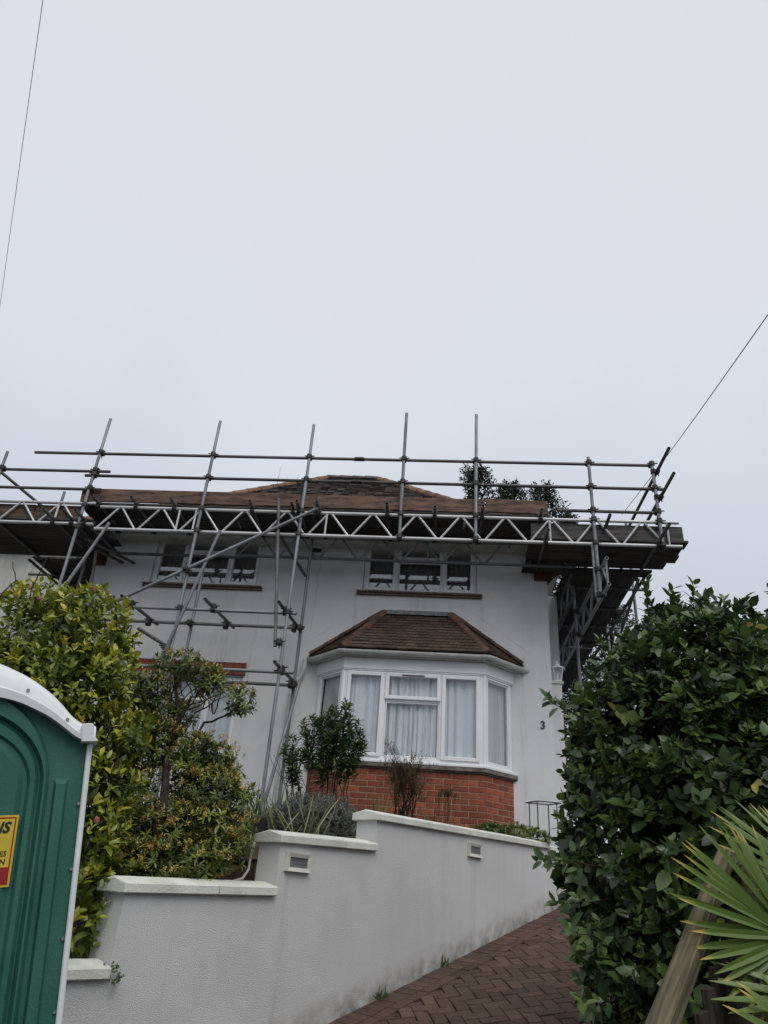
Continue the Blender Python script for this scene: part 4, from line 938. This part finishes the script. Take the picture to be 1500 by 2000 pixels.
for k in range(14):
    x, y = rng.uniform(1.15, 2.7), rng.uniform(4.6, 5.2); limb(mb, [(x+.1*rng.normal(), y, ground_z(x, y)-.1), (x, y, 1.3), (x+.25*rng.normal(), y+.1*rng.normal(), 2.0), (x+.3*rng.normal(), y-.1, 2.7)], .022, .005, 6, .03)
tag(mb.build('branches', M_BARK, hg, smooth=True), kind='stuff')
p, n = shell_points(H, 60, (-.05, .0)); Ad = shoots(p, n, 2, .085, .5, -.6, .9, .03, .5, (.85, 1.0), 0); foliage('dead', Ad, M_BUD, hg, rest='withered_leaves')

# camellia
CAM = [(-3.06, 5.0, 3.17, .42, .37), (-2.67, 5.0, 3.23, .30, .32), (-3.12, 5.0, 2.85, .35, .37), (-2.61, 4.8, 2.79, .41, .27), (-2.43, 5.0, 3.0, .14, .2), (-2.42, 4.9, 2.47, .24, .25), (-2.2, 4.9, 2.42, .16, .16), (-2.2, 4.8, 2.1, .24, .22), (-2.14, 4.7, 1.8, .2, .21), (-2.03, 4.6, 1.5, .12, .16), (-2.05, 4.8, 2.48, .09, .09), (-2.02, 4.6, 1.32, .09, .1), (-3.3, 5.1, 2.4, .5, .5), (-2.7, 5.1, 2.3, .4, .4)]
cm_ = thing('camellia_bush', (-2.12, 5.0, 1.38), 'yellow-green camellia bush rising behind the portable toilet', 'bush')
E = ell(CAM)
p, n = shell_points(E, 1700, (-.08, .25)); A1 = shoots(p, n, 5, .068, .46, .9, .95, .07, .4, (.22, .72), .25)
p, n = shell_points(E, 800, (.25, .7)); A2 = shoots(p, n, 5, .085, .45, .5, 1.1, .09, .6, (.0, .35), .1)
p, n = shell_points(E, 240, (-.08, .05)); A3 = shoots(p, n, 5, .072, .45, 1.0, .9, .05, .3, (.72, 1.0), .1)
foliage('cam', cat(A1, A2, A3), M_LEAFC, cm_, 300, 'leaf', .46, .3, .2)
mb = MB()
for pts, r0, r1 in (([(-2.12, 5.0, 1.2), (-2.25, 5.0, 1.97), (-2.46, 5.0, 2.45), (-2.69, 5.0, 2.87), (-2.75, 5.0, 3.3)], .035, .008), ([(-2.22, 5.0, 1.8), (-2.1, 5.0, 2.3), (-1.93, 4.9, 2.5)], .02, .005), ([(-2.37, 5.0, 2.28), (-2.39, 5.0, 2.63), (-2.43, 5.0, 3.1)], .018, .005), ([(-2.45, 5.0, 2.4), (-2.9, 5.05, 2.8), (-3.1, 5.0, 3.3)], .02, .005), ([(-2.3, 5.0, 2.1), (-2.7, 5.05, 2.4), (-3.2, 5.05, 2.6)], .02, .006)):
    mb = MB(); limb(mb, pts, r0, r1, 7, .015); mb.build('limb', M_BARK, cm_, smooth=True)
mb = MB()
for k in range(60):
    c = CAM[rng.integers(0, 9)]; b = np.array([c[0]+rng.normal()*c[3]*.6, c[1]+rng.normal()*.15, c[2]+rng.normal()*c[4]*.5]); limb(mb, [b-np.array([rng.normal()*.08, 0, .28]), b, b+np.array([rng.normal()*.06, 0, .16])], .006, .003, 5, .01)
tag(mb.build('branches', M_BARK, cm_, smooth=True), kind='stuff')
p, n = shell_points(ell(CAM[:9]), 22, (-.12, -.05)); bme = MB().tube([(0, 0, -.02), (0, 0, -.006), (0, 0, .012), (0, 0, .026)], [.006, .018, .017, .004], 7).mesh('flower_bud', M_PINK, smooth=True)
for i in range(len(p)): inst('flower_bud', bme, frame_M(p[i], (1, 0, 0), n[i]+np.array([0, 0, .3])), cm_)

# pieris with bronze flower tassels
PIE = [(-2.14, 5.6, 3.20, .19, .09), (-2.36, 5.6, 2.99, .22, .11), (-2.46, 5.6, 2.80, .19, .12), (-1.86, 5.6, 3.08, .14, .10), (-1.58, 5.6, 2.93, .10, .10), (-2.13, 5.7, 2.81, .17, .11), (-1.75, 5.5, 2.44, .25, .17), (-1.60, 5.4, 2.18, .28, .16), (-1.63, 5.4, 1.98, .33, .17), (-1.96, 5.3, 1.91, .33, .2), (-1.78, 5.2, 1.76, .38, .11), (-1.93, 5.6, 2.58, .15, .09), (-2.25, 5.55, 2.55, .24, .2), (-2.28, 5.5, 2.2, .24, .22), (-1.72, 5.5, 2.25, .26, .18), (-2.34, 5.6, 2.66, .13, .14), (-2.0, 5.2, 1.65, .5, .12), (-1.5, 5.3, 1.85, .2, .14)]
pi_ = thing('pieris_shrub', (-1.85, 5.4, 1.6), 'open shrub with bronze flower tassels in front of the ground floor window', 'shrub')
E = ell(PIE)
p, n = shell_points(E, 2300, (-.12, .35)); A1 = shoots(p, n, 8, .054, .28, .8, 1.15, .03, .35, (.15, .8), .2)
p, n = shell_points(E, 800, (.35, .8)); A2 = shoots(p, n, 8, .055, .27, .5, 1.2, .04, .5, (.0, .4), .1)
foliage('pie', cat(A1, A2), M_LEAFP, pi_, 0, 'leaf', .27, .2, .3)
p, n = shell_points(E, 2100, (-.16, .06)); k = n[:, 2] > .25; p, n = p[k], n[k]; A3 = shoots(p+np.array([0, 0, .02]), n, 9, .021, .45, .9, 1.2, .03, .4, (.0, 1.0), .2, .4)
foliage('bud', A3, M_BUD, pi_, rest='flower_tassels', wr=.5)
mb = MB()
for pts, r0, r1 in (([(-1.80, 5.15, 1.5), (-1.88, 5.15, 1.96), (-1.95, 5.3, 2.24), (-2.05, 5.55, 2.51), (-2.07, 5.6, 2.79), (-2.15, 5.6, 3.1)], .042, .012), ([(-2.04, 5.6, 2.45), (-1.84, 5.6, 2.74), (-1.69, 5.6, 2.83), (-1.55, 5.6, 2.92)], .014, .004), ([(-2.06, 5.6, 2.7), (-2.0, 5.6, 2.9), (-1.92, 5.6, 3.0), (-1.86, 5.6, 3.1)], .016, .005), ([(-2.05, 5.6, 2.6), (-2.27, 5.6, 2.82), (-2.42, 5.6, 2.93)], .016, .005), ([(-1.98, 5.5, 2.3), (-1.8, 5.5, 2.42), (-1.66, 5.5, 2.44)], .014, .005), ([(-1.95, 5.4, 2.05), (-1.75, 5.4, 2.15), (-1.5, 5.4, 2.2)], .014, .005), ([(-2.0, 5.5, 2.3), (-2.15, 5.5, 2.6), (-2.3, 5.6, 2.75)], .013, .005)):
    mb = MB(); limb(mb, pts, r0, r1, 7, .012); mb.build('limb', M_BARK, pi_, smooth=True)
mb = MB()
for k in range(46):
    c = PIE[(0, 1, 2, 3, 5, 12)[rng.integers(0, 6)]]; b = np.array([c[0]+rng.normal()*c[3]*.5, c[1]+rng.normal()*.1, c[2]]); limb(mb, [b+np.array([rng.normal()*.12, 0, -.26]), b+np.array([rng.normal()*.05, 0, -.1]), b+np.array([rng.normal()*.05, 0, .05])], .006, .002, 5, .012)
tag(mb.build('branches', M_BARK, pi_, smooth=True), kind='stuff')

# leafy evergreen on stems in front of the bay
eu = thing('evergreen_shrub', (-1.25, 8.65, 2.42), 'upright dark green leafy shrub on bare stems left of the bay window', 'shrub')
st = MB(); tips = []
for k, (bx, tx, tz) in enumerate(((-1.53, -1.72, 3.17), (-1.5, -1.60, 3.38), (-1.5, -1.5, 3.5), (-1.3, -1.42, 3.42), (-1.28, -1.34, 3.58), (-1.26, -1.24, 3.45), (-1.22, -1.18, 3.66), (-1.15, -1.10, 3.55), (-1.12, -1.03, 3.42), (-1.12, -.92, 3.40), (-1.1, -.90, 3.28), (-1.5, -1.75, 3.05), (-1.3, -1.30, 3.3), (-1.2, -1.08, 3.3))):
    b = np.array([bx, 8.65+rng.normal()*.05, 2.38]); t_ = np.array([tx, 8.62+rng.normal()*.1, tz]); st = MB(); limb(st, [b, b+(t_-b)*.5+np.array([rng.normal()*.03, 0, 0]), t_], .013, .006, 6, .008); st.build('stem', M_STEM, eu, smooth=True)
    for q in np.linspace(.50 if k % 3 else .40, 1.0, 24): tips.append((b+(t_-b)*q, unit(t_-b)))
p = np.array([t[0] for t in tips]); n = np.array([t[1] for t in tips]); p = p+rng.normal(size=p.shape)*.03
A1 = shoots(p, n, 11, .10, .26, .2, 1.25, .05, .25, (.2, .95), .2); foliage('eu', A1, M_LEAFE, eu, 0, 'leaf', .22, .2, .3)
mb = MB()
for k in range(9):
    b = np.array([rng.uniform(-1.75, -1.45), 8.6, 2.35]); limb(mb, [b, b+np.array([-.1+rng.normal()*.08, 0, .35]), b+np.array([-.18+rng.normal()*.12, 0, .7])], .006, .002, 5, .015)
for k in range(4): limb(mb, [(-1.0-.04*k, 8.6, 2.45), (-1.02-.05*k, 8.6, 2.8), (-1.0+.03*k, 8.6, 3.15)], .008, .004, 5, .01)
tag(mb.build('bare_stems', M_BARK, eu), kind='stuff')
# lavender mound and grass
def blades(nm, centres, n, ln, w, mat, parent, lean=.5, tone=(0, 1), droop=.5, origin=None):
    c = np.array(centres); k = rng.integers(0, len(c), n); p = c[k, :3]+rng.normal(size=(n, 3))*c[k, 3:4]*np.array([1, 1, .15])
    d = unit(np.stack([rng.normal(size=n)*lean, rng.normal(size=n)*lean, np.ones(n)], 1)); nn = unit(np.cross(d, rng.normal(size=(n, 3))))
    l_ = ln*rng.uniform(.5, 1.2, n); return leaves_obj(nm, leaf_verts(p, d, nn, l_, np.full(n, w), .15, droop), rng.uniform(tone[0], tone[1], n), mat, parent, 'stuff', origin)
lv = thing('lavender_bush', (-1.2, 7.25, 2.0), 'grey-green lavender mound behind the stepped wall coping', 'bush')
p, n = shell_points([(-1.22, 7.3, 2.14, .34, .28, .30), (-.97, 7.2, 2.14, .24, .24, .27), (-1.42, 7.2, 2.12, .2, .2, .22)], 2600, (-.08, .45)); foliage('lav', shoots(p, n, 9, .045, .2, .8, .8, .05, .4, (.1, .95), .2), M_LEAFL, lv, rest='foliage', wr=.2)
gt = thing('grass_tuft', (-1.35, 6.95, 2.0), 'straggly pale grass blades falling over the lavender', 'grass')
blades('blades', [(-1.35, 7.0, 2.02, .10), (-1.2, 6.95, 2.05, .12), (-1.05, 6.95, 2.03, .08)], 44, .44, .013, M_GRASS, gt, .6, (.55, 1), .45)
dg = thing('heather_shrub', (-.4, 8.75, 2.45), 'brown twiggy half-dead shrub against the bay brickwork', 'shrub')
mb = MB(); tw = []
for k in range(26):
    b = np.array([-.35+rng.normal()*.07, 8.75, 2.4]); t_ = np.array([-.34+rng.normal()*.17, 8.75+rng.normal()*.1, 2.95+rng.normal()*.1]); limb(mb, [b, (b+t_)/2+rng.normal(size=3)*.04, t_], .007, .002, 5, .015)
    for q in (.6, .75, .9, 1.0): tw.append((b+(t_-b)*q, unit(t_-b)))
tag(mb.build('branches', M_BARK, dg), kind='stuff')
p = np.repeat(np.array([t[0] for t in tw]), 9, 0); n = np.repeat(np.array([t[1] for t in tw]), 9, 0); p = p+rng.normal(size=p.shape)*.035
foliage('dg', shoots(p, n, 8, .04, .13, .6, .7, .06, .5, (0, 1), .1), M_DEAD, dg, rest='foliage', wr=.2)
for (x, y, sp_, n_, ln_, lab) in ((-.66, 8.3, .05, 26, .52, 'clump of upright sword-like leaves by the bay, left of the twiggy shrub'), (-.12, 8.2, .1, 60, .30, 'grassy clump behind the long coping, right of the twiggy shrub'), (.42, 8.5, .07, 34, .22, 'small green tuft of strap leaves at the foot of the bay'), (-1.72, 7.6, .10, 40, .45, 'clump of strap leaves at the foot of the scaffold legs')):
    g_ = thing('strap_leaf_plant', (x, y, bed_z(x, y)), lab, 'plant', 'strap leaf plants in the bed'); blades('leaves', [(x, y, bed_z(x, y)-.02, sp_)], n_, ln_, .022, M_GRASS, g_, .28, (0, .55), .2)
for i, (x, y, z, rx, rz) in enumerate(((.61, 8.6, 2.36, .17, .08), (.86, 8.75, 2.37, .2, .1), (1.12, 8.95, 2.36, .17, .09))):
    g_ = thing('low_plant', (x, y, z-.05), ('low mossy green plant at the foot of the bay corner', 'bright green low plant behind the far coping', 'low green plant below the wire frame')[i], 'plant', 'low green plants along the coping')
    p, n = shell_points([(x, y, z, rx, rx*.8, rz)], 260, (-.1, .4)); foliage('g', shoots(p, n, 5, .035, .5, .8, 1.0, .02, .4, (.2, .9), .2), M_LEAFE if i == 0 else M_GRASS, g_, rest='foliage', wr=.5)
g_ = thing('dried_flower_stems', (.2, 8.9, 2.4), 'dried brown flower heads standing against the bay brickwork', 'plant'); mb = MB(); hd = []
for k in range(7):
    b = np.array([.12+rng.normal()*.10, 8.9, 2.36]); t_ = b+np.array([rng.normal()*.06, 0, .36+.12*rng.uniform()]); limb(mb, [b, (b+t_)/2, t_], .004, .003, 5, .01); hd.append(t_)
tag(mb.build('stems', M_BARK, g_), kind='stuff'); p = np.repeat(np.array(hd), 12, 0); p = p+rng.normal(size=p.shape)*.02
foliage('h', shoots(p, unit(rng.normal(size=p.shape)), 5, .025, .4, .3, 1.0, .02, .5, (0, 1), 0), M_DEAD, g_, rest='flower_heads', wr=.4)
wf = thing('wire_plant_support', (1.25, 9.2, 2.42), 'black wire plant support frame beside the bay', 'plant support')
for x, y in ((1.10, 9.2), (1.17, 9.0), (1.33, 9.25), (1.40, 9.05)): MB().tube([(x, y, 2.38), (x, y, 2.77)], .007, 5).build('leg', M_BLACK, wf)
MB().tube([(1.06, 9.2, 2.765), (1.17, 9.0, 2.765), (1.45, 9.05, 2.765), (1.34, 9.25, 2.765), (1.06, 9.2, 2.765)], .007, 5).build('top_ring', M_BLACK, wf)
bp_ = thing('planter', (-1.57, 6.88, 2.0), 'small black square pot on the wall behind the coping end', 'pot')
MB().prism([(-1.63, 6.83, 2.02), (-1.52, 6.83, 2.02), (-1.52, 6.93, 2.02), (-1.63, 6.93, 2.02)], (0, 0, .19)).build('pot', M_BLACK, bp_, bev=.006); MB().b(-1.61, -1.54, 6.85, 6.91, 2.211, 2.214).build('soil', M_SOIL, bp_)
# rockery stones between the wall steps
rk = thing('rockery_wall', (-1.75, 6.0, 1.5), 'dark mossy stone blocks stacked behind the lower coping', 'stone wall')
for r_ in range(3):
    x = -2.55
    while x < -1.36:
        w = random.uniform(.16, .34); t = MB(); t.box((x+w/2, 6.02+random.uniform(-.03, .03), 1.58+r_*.145), (w-.015, .24, .13), Euler((random.gauss(0, .04), random.gauss(0, .03), random.gauss(0, .06))).to_matrix())
        t.build('stone', M_STONE, rk, bev=.022); x += w
o = MB().tube([(-1.33, 5.72, 1.98), (-1.34, 5.68, 1.85), (-1.34, 5.66, 1.75), (-1.36, 5.6, 1.69), (-1.42, 5.55, 1.665)], .009, 6).build('white_hose', M_CREAM, origin=(-1.36, 5.6, 1.67), smooth=True); tag(o, 'short white pipe hanging down beside the wall step', 'pipe')
mo = thing('ivy_sprig', wp(-2.25, -.02, 1.15), 'sprig of ivy at the end of the lowest coping', 'plant')
p = np.array([wp(-2.27+rng.normal()*.02, .02+rng.normal()*.03, 1.215-rng.uniform(0, .10)) for _ in range(22)]); foliage('ivy', shoots(p, np.tile(np.array(NW), (22, 1)), 4, .017, .8, .3, 1.0, .02, .4, (.1, .6), .1), M_LEAFE, mo, rest='foliage', wr=.8)
for s, lab in ((.14, 'green weed growing at the foot of the wall on the drive'), (1.0, 'dark weed at the foot of the wall further up the drive')):
    q = wp(s, .03, drive_z(s)); g_ = thing('weed', q, lab, 'plant', 'weeds along the wall foot'); blades('leaves', [(q.x, q.y, q.z-.01, .025)], 26, .09, .012, M_GRASS, g_, .5, (0, .3), .3)

# palm at the lower right
pl = thing('fan_palm', (1.45, 3.05, .45), 'fan palm with yellow-tipped leaflets at the lower right corner', 'palm')
def leaflet_mesh(tip):
    mb = MB(); rows = []; ts = (0, .2, .5, .8, .93, 1.0); ws = (.35, .8, 1, .7, .3, .03)
    for t, w in zip(ts, ws): rows.append([(-w*.5, t, .22*w), (0, t, 0), (w*.5, t, .22*w)])
    rows = [[(x, y, z-.0*y) for x, y, z in r] for r in rows]; mb.grid(rows); me = mb.mesh('leaflet', M_PALM)
    at = me.attributes.new('rnd', 'FLOAT', 'POINT')
    for i, v in enumerate(me.vertices): at.data[i].value = (.15+.35*v.co.y if v.co.y < .9 else tip)
    return me
PLM = [leaflet_mesh(1.0), leaflet_mesh(.6), leaflet_mesh(.95)]
def frond(hub, ax, nrm, spread, cnt, ln, wd, droop=.0, root=(1.42, 3.05, 1.45)):
    hub, ax = Vector(hub), Vector(ax).normalized(); nrm = Vector(nrm); nrm = (nrm-ax*nrm.dot(ax)).normalized(); sd_ = nrm.cross(ax)
    f = MB().tube([root, (Vector(root)+hub)/2+Vector((0, 0, .05)), hub], [.012, .010, .009], 6).build('frond', M_STEM, pl)
    for i in range(cnt):
        t = -spread+2*spread*i/(cnt-1)+random.gauss(0, .012); d = ax*math.cos(t)+sd_*math.sin(t); d = (d+nrm*random.gauss(0, .05)-Vector((0, 0, droop*random.uniform(.5, 1.3)))).normalized()
        s2 = d.cross(nrm).normalized(); u2 = s2.cross(d); l_ = ln*(1-.25*abs(t)/spread)*random.uniform(.95, 1.04)
        Mx = Matrix((s2*wd, d*l_, u2*wd)).transposed().to_4x4(); Mx.translation = hub+nrm*random.uniform(-.004, .004); inst('leaflet', random.choice(PLM), Mx, f)
frond((1.22, 2.9, 1.59), (-.80, -.28, .32), (.15, -.95, .35), 1.15, 25, .48, .028)
frond((1.50, 3.15, 1.74), (-.80, -.1, .45), (.2, -.8, .6), .95, 19, .50, .028)
frond((1.24, 2.75, 1.42), (-.9, -.25, -.02), (.1, -.6, .8), .75, 10, .42, .030, .10)
frond((1.22, 2.65, 1.26), (-.75, -.2, .15), (.2, -.8, .5), .9, 12, .42, .030)
MB().tube([(1.46, 3.08, .3), (1.45, 3.06, .9), (1.44, 3.06, 1.48)], [.10, .09, .06], 10).build('trunk', M_BARK, pl, smooth=True)

# timber rail fence below the hedge
fe = thing('timber_fence', (.9, 2.9, .4), 'weathered timber rail with dark boards sloping up under the palm', 'fence')
a, b = Vector((.36, 1.92, 1.152)), Vector((1.30, 3.62, 1.89)); d = b-a
Mx = frame_M((a+b)/2, d, (0, 0, 1)); inst('rail', MB().box((0, 0, 0), (d.length, .064, .072)).mesh('rail', M_TIMB, bev=.012), Mx, fe)
dn = Vector((d.x, d.y, 0)).normalized(); sdn = Vector((dn.y, -dn.x, 0))
for k in range(14):
    q = a.lerp(b, (k+.5)/14)+sdn*.06; h = q.z-.06-(ground_z(q.x, q.y)-.05); Mx = frame_M(q-Vector((0, 0, .055+h/2)), dn, (0, 0, 1)); inst('fence_board', MB().box((0, 0, 0), (.128, .02, h)).mesh('fence_board', M_FENCE, bev=.003), Mx, fe)
for t in (.93,):
    q = a.lerp(b, t)+sdn*.115; z0 = ground_z(q.x, q.y)-.1; MB().box((q.x, q.y, (z0+q.z+.02)/2), (.09, .09, q.z+.02-z0), Matrix.Rotation(-math.atan2(dn.x, dn.y), 3, 'Z')).build('post', M_TIMB, fe, bev=.01)

# trees behind the house
def conifer(x, y, zt, rad, z0, n, lab, i):
    t = thing('background_tree', (x, y, z0), lab, 'tree', 'dark trees behind the house'); mb = MB(); limb(mb, [(x, y, z0), (x, y, (z0+zt)/2), (x, y, zt-.4)], .22, .03, 7, .05)
    hh = rng.uniform(0, 1, n)**1.3; z = zt-hh*(zt-z0-2.5); an = rng.uniform(0, 6.28, n); r_ = rad*(.12+.88*np.sqrt(np.minimum(hh*2.2, 1)))*(.7+.4*np.sin(z*2.3+i+an)); rr = np.sqrt(rng.uniform(.05, 1, n))
    p = np.stack([x+np.cos(an)*r_*rr, y+np.sin(an)*r_*rr, z+rng.normal(size=n)*.1], 1); nr = unit(np.stack([np.cos(an), np.sin(an), .3+0*an], 1))
    mb.build('trunk', M_BARK, t, smooth=True); foliage('c', shoots(p, nr, 7, .10, .42, .3, .9, .26, .5, (0, 1), .1, .5), M_LEAFT, t, rest='crown', wr=.4)
for i, a in enumerate(((1.12, 22, 15.5, 1.5, 2, 2600), (2.4, 22.5, 15.2, 1.3, 2, 2200), (3.5, 22, 14.8, 1.25, 2, 2200), (4.4, 23, 14.2, 1.2, 2, 2000), (5.9, 24, 11.2, 1.8, 2, 2400))):
    conifer(*a, ('tallest dark conifer above the roof, at the upright pole', 'round topped dark tree second from the left behind the roof', 'dark tree behind the end of the brown toe board', 'lower dark tree showing through the lattice beam', 'broad dark tree low behind the right scaffold return')[i], i)
tg = thing('bare_saplings', (-4.4, 17.5, 2.4), 'thin bare twigs showing above the left roof slope', 'tree'); mb = MB()
for k in range(9):
    x = -5.2+.14*k+rng.normal()*.12; limb(mb, [(x, 17.4, 8.0), (x+rng.normal()*.08, 17.4, 11.0), (x+rng.normal()*.1, 17.4, 11.9+rng.normal()*.35)], .012, .003, 5, .02)
tag(mb.build('twigs', M_BARK, tg), kind='stuff')

# bare street tree behind the viewer, seen only as a reflection in the window glass
bt = thing('bare_street_tree', (-2.2, -11, -.06), 'bare winter tree across the street, mirrored in the bay window glass', 'tree'); mb = MB()
def twig(p, d, l_, r_, k):
    q = p+d*l_; mb.tube([p, (p+q)/2+Vector(rng.normal(size=3))*l_*.05, q], [r_, r_*.85, r_*.65], 5, False)
    if k == 0: return
    for j in range(2 if k > 4 else 3):
        e_ = (d+Vector(rng.normal(size=3))*.5+Vector((0, 0, .12))).normalized(); twig(q, e_, l_*rng.uniform(.68, .85), r_*.62, k-1)
twig(Vector((-2.2, -11, -.1)), Vector((.03, 0, 1)), 3.4, .12, 6)
tag(mb.build('branches', M_BARK, bt), kind='stuff')

# fallen leaves on the drive
n = 46; p = np.array([np.array(dv(rng.uniform(-.6, 3.6), abs(rng.normal())*.5+.03, .012)) for _ in range(n)]); d = unit(np.concatenate([rng.normal(size=(n, 2)), np.full((n, 1), .15)], 1))
lt = leaves_obj('leaf_litter', leaf_verts(p, d, np.tile(np.array([[0, 0, 1.]]), (n, 1)), rng.uniform(.02, .05, n), rng.uniform(.012, .024, n), .3, .1), rng.uniform(0, 1, n), M_DEAD, None)
tag(lt, 'small brown fallen leaves scattered over the block driveway', 'leaf litter')
